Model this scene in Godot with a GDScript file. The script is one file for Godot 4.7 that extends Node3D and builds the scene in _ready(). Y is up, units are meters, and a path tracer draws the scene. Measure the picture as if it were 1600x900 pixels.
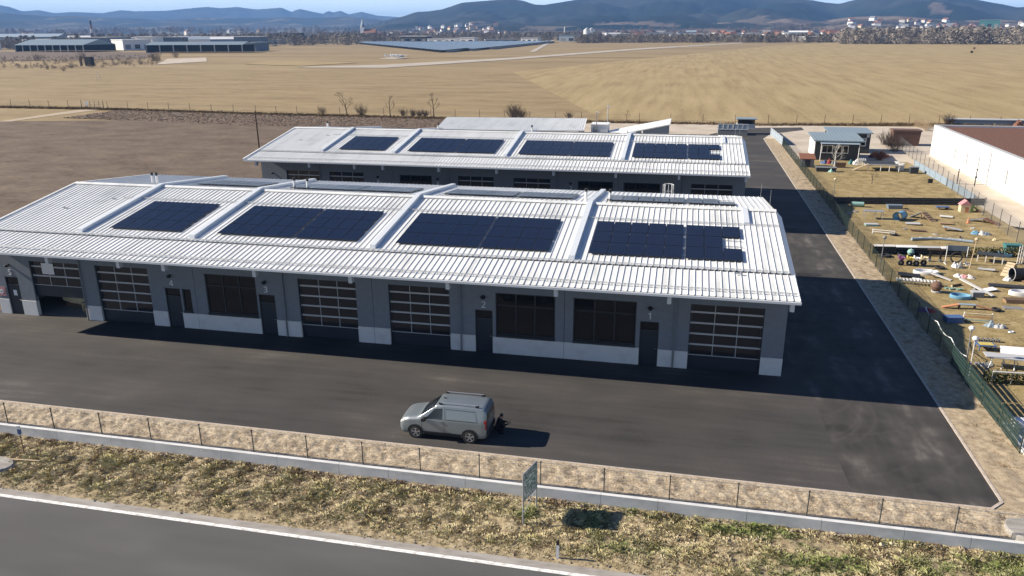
extends Node3D
# A pair of white-roofed workshop halls on a plain, seen from a drone on a clear winter day.
# Axes: x runs along the front hall's facade, z towards the road, y up; the hall's front corner by the lane is the origin.

var M := {}
var taken := {}
var rng := RandomNumberGenerator.new()

class MB:
	var v := PackedVector3Array()
	var n := PackedVector3Array()
	var u := PackedVector2Array()
	var c := PackedColorArray()
	var col := Color.WHITE
	func vert(p: Vector3, q: Vector3) -> void:
		v.append(p)
		n.append(q)
		var a := q.abs()
		if a.y >= a.x and a.y >= a.z: u.append(Vector2(p.x, p.z))
		elif a.x >= a.z: u.append(Vector2(p.z, -p.y))
		else: u.append(Vector2(p.x, -p.y))
		c.append(col)
	func tri(a: Vector3, b: Vector3, d: Vector3) -> void:   # clockwise from the front
		var q := (d - a).cross(b - a).normalized()
		vert(a, q); vert(b, q); vert(d, q)
	func quad(a: Vector3, b: Vector3, d: Vector3, e: Vector3) -> void:
		tri(a, b, d); tri(a, d, e)
	func tri_n(a: Vector3, b: Vector3, d: Vector3, na: Vector3, nb: Vector3, nd: Vector3) -> void:
		if (d - a).cross(b - a).dot(na + nb + nd) < 0.0:
			vert(a, na); vert(d, nd); vert(b, nb)
		else:
			vert(a, na); vert(b, nb); vert(d, nd)
	func box(at: Vector3, s: Vector3, b := Basis.IDENTITY) -> MB:
		var h := s / 2.0
		var p := []
		for i in 8:
			p.append(at + b * Vector3(h.x if i & 1 else -h.x, h.y if i & 2 else -h.y, h.z if i & 4 else -h.z))
		quad(p[4], p[6], p[7], p[5]); quad(p[1], p[3], p[2], p[0])
		quad(p[5], p[7], p[3], p[1]); quad(p[0], p[2], p[6], p[4])
		quad(p[6], p[2], p[3], p[7]); quad(p[0], p[4], p[5], p[1])
		return self
	func span(lo: Vector3, hi: Vector3) -> MB:
		return box((lo + hi) / 2.0, hi - lo)
	func tube(a: Vector3, b: Vector3, r0: float, r1 := -1.0, seg := 8, caps := true) -> MB:
		if r1 < 0.0: r1 = r0
		var d := (b - a).normalized()
		var x := d.cross(Vector3.RIGHT if absf(d.x) < 0.8 else Vector3.UP).normalized()
		var y := d.cross(x)
		for i in seg:
			var q0 := x * cos(TAU * i / seg) + y * sin(TAU * i / seg)
			var q1 := x * cos(TAU * (i + 1) / seg) + y * sin(TAU * (i + 1) / seg)
			tri_n(a + q0 * r0, b + q0 * r1, b + q1 * r1, q0, q0, q1)
			tri_n(a + q0 * r0, b + q1 * r1, a + q1 * r0, q0, q1, q1)
			if caps:
				tri_n(b, b + q0 * r1, b + q1 * r1, d, d, d)
				tri_n(a, a + q0 * r0, a + q1 * r0, -d, -d, -d)
		return self
	func path(ps: Array, r: float, seg := 6) -> MB:
		for i in ps.size() - 1: tube(ps[i], ps[i + 1], r, r, seg)
		return self
	func lathe(prof: Array, at := Vector3.ZERO, b := Basis.IDENTITY, seg := 20) -> MB:   # prof: Vector2(radius, height) along the local y
		for k in prof.size() - 1:
			var p: Vector2 = prof[k]
			var w: Vector2 = prof[k + 1]
			var t := w - p
			var nn := Vector2(t.y, -t.x).normalized()
			for i in seg:
				var a0 := TAU * i / seg
				var a1 := TAU * (i + 1) / seg
				var e0 := Vector3(cos(a0), 0, sin(a0))
				var e1 := Vector3(cos(a1), 0, sin(a1))
				var n0 := b * (e0 * nn.x + Vector3.UP * nn.y)
				var n1 := b * (e1 * nn.x + Vector3.UP * nn.y)
				var A := at + b * (e0 * p.x + Vector3.UP * p.y)
				var B := at + b * (e1 * p.x + Vector3.UP * p.y)
				var C := at + b * (e1 * w.x + Vector3.UP * w.y)
				var D := at + b * (e0 * w.x + Vector3.UP * w.y)
				if p.x > 0.0001: tri_n(A, B, C, n0, n1, n1)
				if w.x > 0.0001: tri_n(A, C, D, n0, n1, n0)
		return self
	func sheet(ps: Array, y: float) -> MB:   # a flat polygon of Vector2(x, z)
		var pk := PackedVector2Array(ps)
		var t := Geometry2D.triangulate_polygon(pk)
		for i in range(0, t.size(), 3):
			tri_n(Vector3(pk[t[i]].x, y, pk[t[i]].y), Vector3(pk[t[i + 1]].x, y, pk[t[i + 1]].y), Vector3(pk[t[i + 2]].x, y, pk[t[i + 2]].y), Vector3.UP, Vector3.UP, Vector3.UP)
		return self
	func prism(ps: Array, at: Vector3, b: Basis, depth: float) -> MB:   # outline in the local xy plane, pushed along z both ways
		var pk := PackedVector2Array(ps)
		var t := Geometry2D.triangulate_polygon(pk)
		var h := b.z * depth / 2.0
		var cen := Vector2.ZERO
		for q in pk: cen += q / pk.size()
		for i in range(0, t.size(), 3):
			var A := at + b.x * pk[t[i]].x + b.y * pk[t[i]].y
			var B := at + b.x * pk[t[i + 1]].x + b.y * pk[t[i + 1]].y
			var C := at + b.x * pk[t[i + 2]].x + b.y * pk[t[i + 2]].y
			tri_n(A + h, B + h, C + h, b.z, b.z, b.z)
			tri_n(A - h, B - h, C - h, -b.z, -b.z, -b.z)
		var cw := Geometry2D.is_polygon_clockwise(pk)
		for i in pk.size():
			var p := pk[i]
			var w := pk[(i + 1) % pk.size()]
			var e := (w - p).normalized()
			var q2 := Vector2(-e.y, e.x) if cw else Vector2(e.y, -e.x)
			var q := b.x * q2.x + b.y * q2.y
			var A := at + b.x * p.x + b.y * p.y
			var B := at + b.x * w.x + b.y * w.y
			tri_n(A - h, B - h, B + h, q, q, q)
			tri_n(A - h, B + h, A + h, q, q, q)
		return self
	func mesh(mat: Material, into: ArrayMesh = null) -> ArrayMesh:
		var m := into if into else ArrayMesh.new()
		var a := []
		a.resize(Mesh.ARRAY_MAX)
		a[Mesh.ARRAY_VERTEX] = v
		a[Mesh.ARRAY_NORMAL] = n
		a[Mesh.ARRAY_TEX_UV] = u
		a[Mesh.ARRAY_COLOR] = c
		m.add_surface_from_arrays(Mesh.PRIMITIVE_TRIANGLES, a)
		m.surface_set_material(m.get_surface_count() - 1, mat)
		return m

func lin(r: float, g: float, b: float) -> Color:
	return Color(r, g, b).linear_to_srgb()

func mat(key: String, r: float, g: float, b: float, rough := 0.8, metal := 0.0, spec := 0.5) -> StandardMaterial3D:
	var m := StandardMaterial3D.new()
	m.resource_name = key
	m.albedo_color = lin(r, g, b)
	m.roughness = rough
	m.metallic = metal
	m.metallic_specular = spec
	M[key] = m
	return m

func tex(w: int, h: int, layers: Array, stops: Array, gain := 1.0) -> ImageTexture:
	# layers: [frequency, seed, octaves, weight, stretch x, stretch y]; stops: linear colours spread evenly from low to high
	var acc := PackedFloat32Array()
	acc.resize(w * h)
	var total := 0.0
	for l in layers:
		var f := FastNoiseLite.new()
		f.noise_type = FastNoiseLite.TYPE_SIMPLEX_SMOOTH
		f.frequency = l[0]
		f.seed = l[1]
		f.fractal_octaves = l[2]
		var im := f.get_seamless_image(maxi(8, int(w / l[4])), maxi(8, int(h / l[5])))
		if im.get_width() != w or im.get_height() != h: im.resize(w, h, Image.INTERPOLATE_CUBIC)
		im.convert(Image.FORMAT_L8)
		var d := im.get_data()
		var k: float = l[3] / 255.0
		for i in acc.size(): acc[i] += d[i] * k
		total += l[3]
	var lut := PackedByteArray()
	for i in 256:
		var t := i / 255.0 * (stops.size() - 1)
		var j := mini(int(t), stops.size() - 2)
		var cc: Color = stops[j].lerp(stops[j + 1], t - j)
		cc = cc.linear_to_srgb()
		lut.append_array([int(clampf(cc.r, 0, 1) * 255), int(clampf(cc.g, 0, 1) * 255), int(clampf(cc.b, 0, 1) * 255)])
	var out := PackedByteArray()
	out.resize(w * h * 3)
	for i in acc.size():
		var q := clampi(int(((acc[i] / total - 0.5) * gain + 0.5) * 255.0), 0, 255) * 3
		var o := i * 3
		out[o] = lut[q]
		out[o + 1] = lut[q + 1]
		out[o + 2] = lut[q + 2]
	return ImageTexture.create_from_image(Image.create_from_data(w, h, false, Image.FORMAT_RGB8, out))

func tmat(key: String, t: Texture2D, metres_u: float, metres_v: float, rough := 0.9, spec := 0.3) -> StandardMaterial3D:
	var m := mat(key, 1, 1, 1, rough, 0.0, spec)
	m.albedo_color = Color.WHITE
	m.albedo_texture = t
	m.uv1_scale = Vector3(1.0 / metres_u, 1.0 / metres_v, 1)
	return m

func numbered(called: String) -> String:
	if not taken.has(called):
		taken[called] = 0
		return called
	taken[called] += 1
	return "%s_%03d" % [called, taken[called]]

func put(b: MB, called: String, m, parent: Node3D = self) -> MeshInstance3D:
	var o := MeshInstance3D.new()
	o.mesh = b.mesh(M[m] if m is String else m)
	o.name = called if parent != self else numbered(called)
	parent.add_child(o, true)
	return o

func inst(ms: Mesh, called: String, parent: Node3D, at := Vector3.ZERO, b := Basis.IDENTITY) -> MeshInstance3D:
	var o := MeshInstance3D.new()
	o.mesh = ms
	o.name = called if parent != self else numbered(called)
	parent.add_child(o, true)
	o.transform = Transform3D(b, at)
	return o

func tag(o: Node3D, label: String, category := "", group := "", kind := "") -> Node3D:
	if label: o.set_meta("label", label)
	if category: o.set_meta("category", category)
	if group: o.set_meta("group", group)
	if kind: o.set_meta("kind", kind)
	return o

func thing(called: String, label: String, category: String, at := Vector3.ZERO, turn := 0.0, group := "") -> Node3D:
	var o := Node3D.new()
	o.name = numbered(called)
	add_child(o)
	o.position = at
	o.rotation.y = turn
	return tag(o, label, category, group)

func struct(b: MB, called: String, m, label := "") -> MeshInstance3D:
	var o := put(b, called, m)
	o.set_meta("kind", "structure")
	if label: o.set_meta("label", label)
	return o

func mb() -> MB:
	return MB.new()

func clone(o: Node3D, at: Vector3, turn := 0.0, label := "", group := "") -> Node3D:
	var c: Node3D = o.duplicate()
	c.name = numbered(String(o.name).rstrip("0123456789").trim_suffix("_"))
	add_child(c)
	c.position = at
	c.rotation.y = turn
	tag(c, label, "", group)
	return c

func v2(x: float, y: float) -> Vector2:
	return Vector2(x, y)

func v3(x: float, y: float, z: float) -> Vector3:
	return Vector3(x, y, z)

func ry(deg: float) -> Basis:
	return Basis(Vector3.UP, deg_to_rad(deg))

func _ready() -> void:
	rng.seed = 7
	view_and_light()
	materials()
	terrain()
	hall_parts()
	hall(0.0, ["1", "2", "3", "4", "5"], "front workshop hall with white ribbed metal roof, grey walls and numbered doors beside the yard", true)
	hall(-36.3, ["6", "7", "8", "9", ""], "rear workshop hall with white ribbed metal roof standing behind its twin", false)
	arrays()
	yard_front()
	van()
	crouching_person()
	side_fence_and_park()
	park_things()
	neighbours()
	field_edge()
	far_country()

func view_and_light() -> void:
	var cam := Camera3D.new()
	cam.name = "camera"
	cam.position = Vector3(-6.395, 18.7, 42.374)
	cam.rotation = Vector3(-0.322, 0.217, -0.006)
	cam.fov = 40.68
	cam.near = 0.1
	cam.far = 60000.0
	add_child(cam)
	cam.current = true
	var e := Environment.new()
	e.background_mode = Environment.BG_SKY
	var s := ProceduralSkyMaterial.new()
	s.sky_top_color = Color(0.12, 0.25, 0.43)
	s.sky_horizon_color = Color(0.88, 0.955, 0.99)
	s.sky_curve = 0.085
	s.sky_energy_multiplier = 0.98
	s.ground_bottom_color = Color(0.35, 0.3, 0.24)
	s.ground_horizon_color = Color(0.6, 0.62, 0.64)
	s.sun_angle_max = 1.0
	s.sky_cover = tex(1024, 512, [[0.006, 31, 5, 1.0, 1.0, 3.0]], [Color(0, 0, 0), Color(0, 0, 0), Color(0.03, 0.03, 0.03), Color(0.22, 0.22, 0.22), Color(0.45, 0.45, 0.45)], 1.2)
	s.sky_cover_modulate = Color(1, 1, 1, 0.22)
	var sky := Sky.new()
	sky.sky_material = s
	e.sky = sky
	e.tonemap_mode = Environment.TONE_MAPPER_LINEAR
	e.tonemap_exposure = 1.86
	e.fog_enabled = true
	e.fog_density = 0.00011
	e.fog_light_color = Color(0.54, 0.735, 1.0)
	e.sdfgi_enabled = true
	e.ssao_enabled = true
	e.ssil_enabled = true
	var w := WorldEnvironment.new()
	w.name = "world"
	w.environment = e
	add_child(w)
	var sun := DirectionalLight3D.new()
	sun.name = "sun"
	sun.light_color = Color(1.0, 0.955, 0.885)
	sun.light_energy = 1.6
	sun.light_angular_distance = 0.53
	sun.shadow_enabled = true
	add_child(sun)
	sun.look_at_from_position(Vector3.ZERO, Vector3(1.68, -1.0, -0.13), Vector3.UP)

func materials() -> void:
	var rw := tmat("roof_white", tex(512, 512, [[0.012, 71, 4, 1.0, 1.0, 8.0], [0.06, 72, 3, 0.5, 1.0, 10.0], [0.01, 73, 3, 0.5, 1.0, 1.0]], [Color(0.52, 0.535, 0.53), Color(0.66, 0.672, 0.667), Color(0.70, 0.712, 0.707), Color(0.74, 0.75, 0.745)], 1.7), 1.0, 1.0, 0.4)
	rw.uv1_triplanar = true
	rw.uv1_world_triplanar = true
	rw.uv1_scale = Vector3(0.09, 0.09, 0.09)
	mat("flashing", 0.60, 0.64, 0.68, 0.4)
	tmat("wall_grey", tex(256, 256, [[0.02, 3, 3, 1.0, 1, 1], [0.2, 4, 2, 0.5, 1, 1]], [Color(0.17, 0.192, 0.222), Color(0.215, 0.238, 0.27)]), 3.0, 3.0, 0.75)
	mat("joint", 0.03, 0.033, 0.04, 0.9)
	tmat("plinth", tex(256, 256, [[0.01, 5, 4, 1.0, 1, 1], [0.15, 6, 2, 0.4, 1, 1]], [Color(0.585, 0.585, 0.585), Color(0.65, 0.65, 0.645), Color(0.67, 0.67, 0.67)], 1.3), 2.5, 2.5, 0.85)
	mat("door_navy", 0.013, 0.021, 0.034, 0.5)
	mat("rail_light", 0.46, 0.48, 0.50, 0.45, 0.1)
	mat("glass", 0.012, 0.013, 0.015, 0.04, 0.0, 0.5)
	mat("door_glazing", 0.024, 0.023, 0.026, 0.08, 0.0, 0.6)
	mat("frame_dark", 0.03, 0.034, 0.04, 0.5)
	mat("white", 0.72, 0.72, 0.72, 0.6)
	mat("offwhite", 0.6, 0.58, 0.54, 0.7)
	mat("number_white", 0.75, 0.76, 0.78, 0.6)
	mat("black", 0.012, 0.012, 0.013, 0.6)
	mat("rubber", 0.02, 0.02, 0.021, 0.85)
	mat("galv", 0.32, 0.34, 0.36, 0.5, 0.35)
	mat("post_dark", 0.045, 0.05, 0.055, 0.6)
	mat("post_green", 0.018, 0.04, 0.035, 0.55)
	mat("steel", 0.45, 0.46, 0.48, 0.35, 0.6)
	mat("cell", 0.009, 0.013, 0.030, 0.2, 0.0, 0.42)
	mat("cell_frame", 0.012, 0.013, 0.018, 0.4)
	var stops := [Color(0.036, 0.0345, 0.0335), Color(0.050, 0.048, 0.0465), Color(0.058, 0.0555, 0.053), Color(0.074, 0.067, 0.063), Color(0.115, 0.107, 0.099)]
	tmat("asphalt", tex(1024, 1024, [[0.004, 11, 4, 1.0, 3.0, 0.5], [0.02, 12, 3, 0.35, 6.0, 1.0], [0.08, 19, 3, 0.5, 10.0, 1.0], [0.012, 13, 4, 0.55, 1.0, 1.0], [0.3, 14, 2, 0.4, 1.0, 1.0]], stops, 2.0), 46.0, 46.0, 0.82, 0.35)
	tmat("dusty_asphalt", tex(1024, 1024, [[0.004, 15, 4, 1.0, 1.0, 2.0], [0.015, 16, 4, 0.7, 1.0, 3.0], [0.008, 17, 3, 0.6, 2.0, 1.0], [0.35, 18, 2, 0.3, 1.0, 1.0]], [Color(0.033, 0.031, 0.030), Color(0.047, 0.044, 0.042), Color(0.055, 0.052, 0.049), Color(0.076, 0.070, 0.065), Color(0.135, 0.123, 0.112)], 2.2), 15.0, 15.0, 0.82, 0.35)
	var di: Image = (M.dusty_asphalt.albedo_texture as ImageTexture).get_image()
	for k in 16:   # dusty tyre tracks where vehicles swing round the corner of the hall
		var cx := rng.randf_range(-2.0, 3.0)
		var cz := rng.randf_range(1.0, 6.0)
		var r0 := rng.randf_range(3.0, 8.0)
		var a0 := rng.randf_range(-0.4, 1.0)
		var pale := rng.randf() < 0.65
		for i in 900:
			var an := a0 + i / 900.0 * 1.1
			for wdt in 12:
				var rr := r0 + wdt * 0.016 + 0.02 * sin(an * 9.0)
				if rng.randf() < 0.35: continue
				var px := posmod(int((cx + cos(an) * rr) / 15.0 * 1024.0), 1024)
				var py := posmod(int((cz + sin(an) * rr) / 15.0 * 1024.0), 1024)
				var c0 := di.get_pixel(px, py)
				di.set_pixel(px, py, c0.lerp(Color(0.47, 0.45, 0.43) if pale else Color(0.2, 0.195, 0.19), 0.055))
	M.dusty_asphalt.albedo_texture = ImageTexture.create_from_image(di)
	tmat("road", tex(1024, 512, [[0.006, 21, 3, 1.0, 4.0, 1.0], [0.4, 22, 2, 0.9, 1.0, 1.0]], [Color(0.072, 0.071, 0.0715), Color(0.090, 0.089, 0.089), Color(0.112, 0.111, 0.111)], 1.5), 18.0, 9.0, 0.85, 0.35)
	tmat("shoulder", tex(512, 256, [[0.02, 23, 4, 1.0, 3.0, 1.0], [0.3, 24, 2, 0.5, 1, 1]], [Color(0.24, 0.22, 0.20), Color(0.33, 0.31, 0.285), Color(0.38, 0.36, 0.33)], 1.5), 6.0, 3.0)
	tmat("line_paint", tex(512, 64, [[0.05, 25, 3, 1.0, 2.0, 1.0]], [Color(0.5, 0.48, 0.45), Color(0.74, 0.73, 0.71), Color(0.78, 0.77, 0.76)], 1.5), 5.0, 0.6, 0.7)
	tmat("concrete", tex(512, 256, [[0.012, 26, 4, 1.0, 2.0, 1.0], [0.2, 27, 2, 0.3, 1, 1]], [Color(0.50, 0.505, 0.50), Color(0.62, 0.625, 0.62), Color(0.67, 0.675, 0.67)], 1.4), 5.0, 2.5)
	tmat("kerb", tex(256, 64, [[0.03, 28, 3, 1.0, 1, 1]], [Color(0.36, 0.30, 0.25), Color(0.52, 0.46, 0.40)]), 3.0, 0.7)
	tmat("gravel_slope", tex(1024, 512, [[0.05, 32, 4, 1.0, 1, 1], [0.012, 33, 3, 0.6, 2.0, 1.0], [0.3, 34, 2, 0.6, 1, 1]], [Color(0.19, 0.142, 0.09), Color(0.33, 0.264, 0.185), Color(0.45, 0.375, 0.272), Color(0.57, 0.488, 0.365)], 1.9), 8.0, 4.0)
	tmat("verge_soil", tex(512, 512, [[0.03, 35, 4, 1.0, 1, 1], [0.2, 36, 3, 0.7, 1, 1]], [Color(0.14, 0.105, 0.065), Color(0.31, 0.25, 0.155), Color(0.47, 0.39, 0.25)], 1.8), 6.0, 6.0)
	tmat("side_verge", tex(1024, 1024, [[0.02, 37, 4, 1.0, 1, 1], [0.1, 38, 3, 0.8, 1, 1], [0.4, 39, 2, 0.4, 1, 1]], [Color(0.22, 0.168, 0.11), Color(0.37, 0.298, 0.205), Color(0.48, 0.395, 0.28)], 1.8), 9.0, 9.0)
	tmat("brown_field", tex(1024, 1024, [[0.008, 41, 4, 1.0, 1.5, 1.0], [0.06, 42, 4, 0.9, 2.0, 1.0], [0.4, 43, 2, 0.4, 1, 1]], [Color(0.0748, 0.0528, 0.03696), Color(0.1214, 0.09064, 0.06688), Color(0.1496, 0.1144, 0.08448), Color(0.198, 0.1514, 0.1074)], 1.6), 50.0, 50.0)
	tmat("tan_field", tex(1024, 1024, [[0.01, 45, 4, 1.0, 3.0, 1.0], [0.06, 46, 4, 0.9, 3.0, 1.0], [0.4, 47, 2, 0.4, 1, 1]], [Color(0.172, 0.1247, 0.06708), Color(0.2451, 0.1832, 0.0989), Color(0.2941, 0.2236, 0.1238), Color(0.3354, 0.2614, 0.1496)], 1.5), 110.0, 110.0)
	tmat("tan_field_far", tex(1024, 1024, [[0.008, 51, 4, 1.0, 4.0, 1.0], [0.05, 52, 3, 0.6, 3.0, 1.0]], [Color(0.172, 0.1247, 0.06708), Color(0.2451, 0.1832, 0.0989), Color(0.2941, 0.2236, 0.1238), Color(0.3354, 0.2614, 0.1496)], 1.2), 420.0, 420.0)
	tmat("stripe_field", tex(1024, 1024, [[0.03, 48, 3, 0.9, 1.0, 12.0], [0.008, 49, 3, 0.7, 1.0, 2.0], [0.1, 50, 3, 0.6, 1.0, 2.0]], [Color(0.2327, 0.1729, 0.0874), Color(0.3277, 0.2517, 0.1302), Color(0.3895, 0.304, 0.1662)], 1.5), 120.0, 200.0)
	tmat("rough_strip", tex(1024, 512, [[0.03, 53, 4, 1.0, 2.0, 1.0], [0.2, 54, 3, 0.8, 1, 1]], [Color(0.075, 0.055, 0.042), Color(0.15, 0.115, 0.088), Color(0.24, 0.185, 0.14)], 1.8), 30.0, 15.0)
	tmat("gravel_yard", tex(512, 512, [[0.01, 55, 4, 1.0, 1, 1], [0.3, 56, 2, 0.4, 1, 1]], [Color(0.38, 0.32, 0.255), Color(0.47, 0.41, 0.335), Color(0.53, 0.47, 0.395)], 1.4), 30.0, 30.0)
	tmat("lawn", tex(1024, 1024, [[0.012, 57, 4, 1.0, 1, 1], [0.08, 58, 4, 1.0, 1, 1], [0.4, 59, 2, 0.4, 1, 1]], [Color(0.13, 0.10, 0.045), Color(0.24, 0.183, 0.087), Color(0.325, 0.252, 0.125), Color(0.41, 0.325, 0.18)], 1.7), 22.0, 22.0)
	tmat("pale_track", tex(256, 256, [[0.03, 60, 3, 1.0, 1, 1]], [Color(0.36, 0.29, 0.21), Color(0.47, 0.39, 0.29)]), 12.0, 12.0)
	tmat("runway", tex(256, 256, [[0.02, 61, 3, 1.0, 1, 1]], [Color(0.36, 0.32, 0.27), Color(0.46, 0.42, 0.36)]), 80.0, 80.0)
	var hm := mat("hill", 1, 1, 1, 1.0, 0.0, 0.1)
	hm.vertex_color_use_as_albedo = true
	var fm := mat("tinted", 1, 1, 1, 0.9, 0.0, 0.2)
	fm.vertex_color_use_as_albedo = true
	var gm := mat("blade", 1, 1, 1, 0.85, 0.0, 0.2)
	gm.vertex_color_use_as_albedo = true
	gm.cull_mode = BaseMaterial3D.CULL_DISABLED
	gm.backlight_enabled = true
	gm.backlight = Color(0.5, 0.48, 0.4)
	var cm := mat("clump", 1, 1, 1, 0.9, 0.0, 0.2)
	cm.vertex_color_use_as_albedo = true
	mat("bark", 0.10, 0.078, 0.062, 0.95)
	mat("twig", 0.085, 0.062, 0.05, 0.95)
	mat("twig_red", 0.16, 0.06, 0.035, 0.95)
	mat("wood", 0.30, 0.20, 0.115, 0.8)
	mat("wood_dark", 0.12, 0.075, 0.045, 0.8)
	mat("wood_pale", 0.52, 0.40, 0.26, 0.8)
	mat("render_white", 0.80, 0.80, 0.79, 0.8)
	tmat("sedum", tex(512, 512, [[0.05, 62, 4, 1.0, 1, 1], [0.3, 63, 2, 0.6, 1, 1]], [Color(0.07, 0.035, 0.027), Color(0.15, 0.075, 0.055), Color(0.22, 0.135, 0.10)], 1.7), 8.0, 8.0)
	mat("house_dark", 0.028, 0.032, 0.038, 0.7)
	mat("metal_roof", 0.25, 0.31, 0.34, 0.4, 0.2)
	mat("rust_roof", 0.20, 0.085, 0.05, 0.8)
	mat("red", 0.3, 0.05, 0.045, 0.7)
	mat("pink", 0.45, 0.22, 0.23, 0.7)
	mat("orange", 0.46, 0.2, 0.1, 0.7)
	mat("yellow", 0.52, 0.42, 0.1, 0.7)
	mat("blue", 0.06, 0.12, 0.27, 0.7)
	mat("sky_blue", 0.14, 0.31, 0.45, 0.7)
	mat("mint", 0.24, 0.42, 0.38, 0.7)
	mat("teal", 0.04, 0.16, 0.16, 0.7)
	mat("purple", 0.2, 0.07, 0.2, 0.7)
	mat("lime", 0.14, 0.24, 0.06, 0.7)
	mat("slate", 0.14, 0.18, 0.23, 0.7)
	mat("pale_grey", 0.42, 0.43, 0.44, 0.7)
	mat("mid_grey", 0.2, 0.205, 0.21, 0.7)
	mat("screen_black", 0.012, 0.015, 0.019, 0.8)
	mat("screen_blue", 0.26, 0.33, 0.40, 0.7)
	mat("brown", 0.13, 0.07, 0.05, 0.7)
	mat("cream", 0.62, 0.52, 0.34, 0.8)
	mat("van_paint", 0.20, 0.235, 0.255, 0.26, 0.4, 0.5).clearcoat_enabled = true
	mat("van_glass", 0.012, 0.014, 0.016, 0.05, 0.0, 0.5)
	mat("rim_silver", 0.5, 0.5, 0.51, 0.3, 0.7)
	mat("tail_red", 0.3, 0.015, 0.015, 0.25)
	mat("skin", 0.42, 0.24, 0.17, 0.6)

# ---------------------------------------------------------------- the ground
func terrain() -> void:
	struct(mb().sheet([v2(-9500, 11.6), v2(7000, 11.6), v2(7000, -12500), v2(-9500, -12500)], -0.3), "ground", "tan_field_far")
	struct(mb().sheet([v2(-600, -60), v2(600, -60), v2(600, -420), v2(-85, -318), v2(-600, -340)], -0.16), "mown_field", "tan_field")
	struct(mb().sheet([v2(-85, -318), v2(-37, -481), v2(74, -850), v2(180, -1075), v2(900, -1075), v2(900, -131), v2(-24, -131)], -0.13), "striped_field", "stripe_field")
	struct(mb().sheet([v2(-300, 11.6), v2(-154, -104), v2(-127, -111), v2(-96.6, -106.6), v2(-52.3, -103.3), v2(-50, -56), v2(-50, 11.6)], -0.06), "brown_field", "brown_field")
	struct(mb().sheet([v2(-146, -113), v2(-145, -133), v2(-108, -128.3), v2(-60, -128.6), v2(-28, -124.5), v2(-26, -100), v2(-52.3, -103.3), v2(-96.6, -106.6), v2(-127, -111)], -0.08), "ploughed_strip", "rough_strip")
	struct(mb().sheet([v2(-154.5, -100), v2(-152, -100), v2(-152, -116), v2(-150.5, -137), v2(-157, -137), v2(-156, -120)], -0.1), "farm_track", "pale_track")
	struct(mb().sheet([v2(-50, -56), v2(-50, -103), v2(-24, -122), v2(60, -127), v2(70, -60), v2(27, -40), v2(7.4, -56)], -0.03), "gravel_yard", "gravel_yard")
	var asp := mb()
	asp.sheet([v2(-160, 11.6), v2(6.75, 11.6), v2(7.33, 11.05), v2(7.33, -103), v2(9.2, -110), v2(16, -117), v2(16, -121), v2(4, -118), v2(-2, -107), v2(-1.0, -104), v2(-0.4, -100), v2(-0.4, -56), v2(-53, -56), v2(-53, -36), v2(-53, 0.0), v2(-57, 1.0), v2(-160, 1.0)], 0.0)
	struct(asp, "asphalt_yard", "asphalt")
	struct(mb().sheet([v2(1.15, 2.0), v2(1.5, 11.598), v2(6.75, 11.598), v2(7.325, 11.05), v2(7.325, -36.0), v2(0.3, -36.0), v2(0.35, -19.0), v2(0.5, -2.0)], 0.005), "asphalt_lane", "dusty_asphalt")
	# kerbs round the asphalt
	var k := mb()
	k.span(v3(-160, -0.3, 11.6), v3(6.8, 0.05, 11.72))
	var d := v3(7.38, 0, 11.06) - v3(6.8, 0, 11.66)
	k.box(v3(7.09, -0.12, 11.36), v3(d.length(), 0.34, 0.12), Basis(Vector3.UP, atan2(-d.z, d.x)))
	k.span(v3(7.33, -0.3, -103), v3(7.45, 0.05, 11.08))
	struct(k, "kerb", "kerb")
	# gravel bank between the yard and the retaining wall
	var f := FastNoiseLite.new()
	f.frequency = 0.9
	f.seed = 5
	f.fractal_octaves = 4
	var b := mb()
	grid(b, -75.0, 20.0, 11.71, 13.25, 0.11, func(x: float, z: float) -> float:
		var t := (z - 11.72) / 1.5
		return lerpf(0.045, -0.27, t) + f.get_noise_2d(x * 2.0, z * 2.0) * 0.10 * clampf(t * 4.0, 0, 1) * clampf((1.0 - t) * 4.0, 0.1, 1.0))
	struct(b, "gravel_bank", "gravel_slope")
	struct(mb().span(v3(-160, -0.8, 13.2), v3(60, -0.262, 13.46)), "gravel_gutter", "mid_grey")
	# the strip of dry ground along the lane
	f.frequency = 0.5
	b = mb()
	grid(b, 7.44, 9.75, -103.0, 11.75, 0.2, func(x: float, z: float) -> float:
		var t := (x - 7.44) / 2.3
		return 0.03 + f.get_noise_2d(x * 2.0, z * 2.0) * 0.09 * clampf(t * 3.0, 0, 1))
	struct(b, "lane_verge", "side_verge")
	struct(mb().sheet([v2(6.7, 11.71), v2(6.7, 11.9), v2(7.6, 11.9), v2(7.6, 10.9), v2(7.44, 11.06)], 0.012), "corner_verge", "side_verge")
	struct(mb().sheet([v2(9.7, 11.74), v2(60, 11.74), v2(60, -30), v2(9.7, -30)], -0.02), "verge_ground", "side_verge")
	b = mb()
	f.frequency = 0.4
	grid(b, 9.6, 25.6, -80.0, 7.6, 0.4, func(x: float, z: float) -> float: return 0.02 + f.get_noise_2d(x, z) * 0.05)
	struct(b, "park_lawn", "lawn")
	# the grass verge and the road
	f.frequency = 0.7
	b = mb()
	grid(b, -75.0, 30.0, 13.55, 17.5, 0.16, func(x: float, z: float) -> float:
		var t := (z - 13.6) / 3.85
		return lerpf(-0.66, -0.95, t) + f.get_noise_2d(x * 1.6, z * 1.6) * 0.12 * clampf((1.0 - t) * 4.0, 0, 1))
	struct(b, "verge_bank", "verge_soil")
	struct(mb().sheet([v2(-300, 17.2), v2(200, 17.2), v2(200, 60), v2(-300, 60)], -0.99), "verge_base", "verge_soil")
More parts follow.
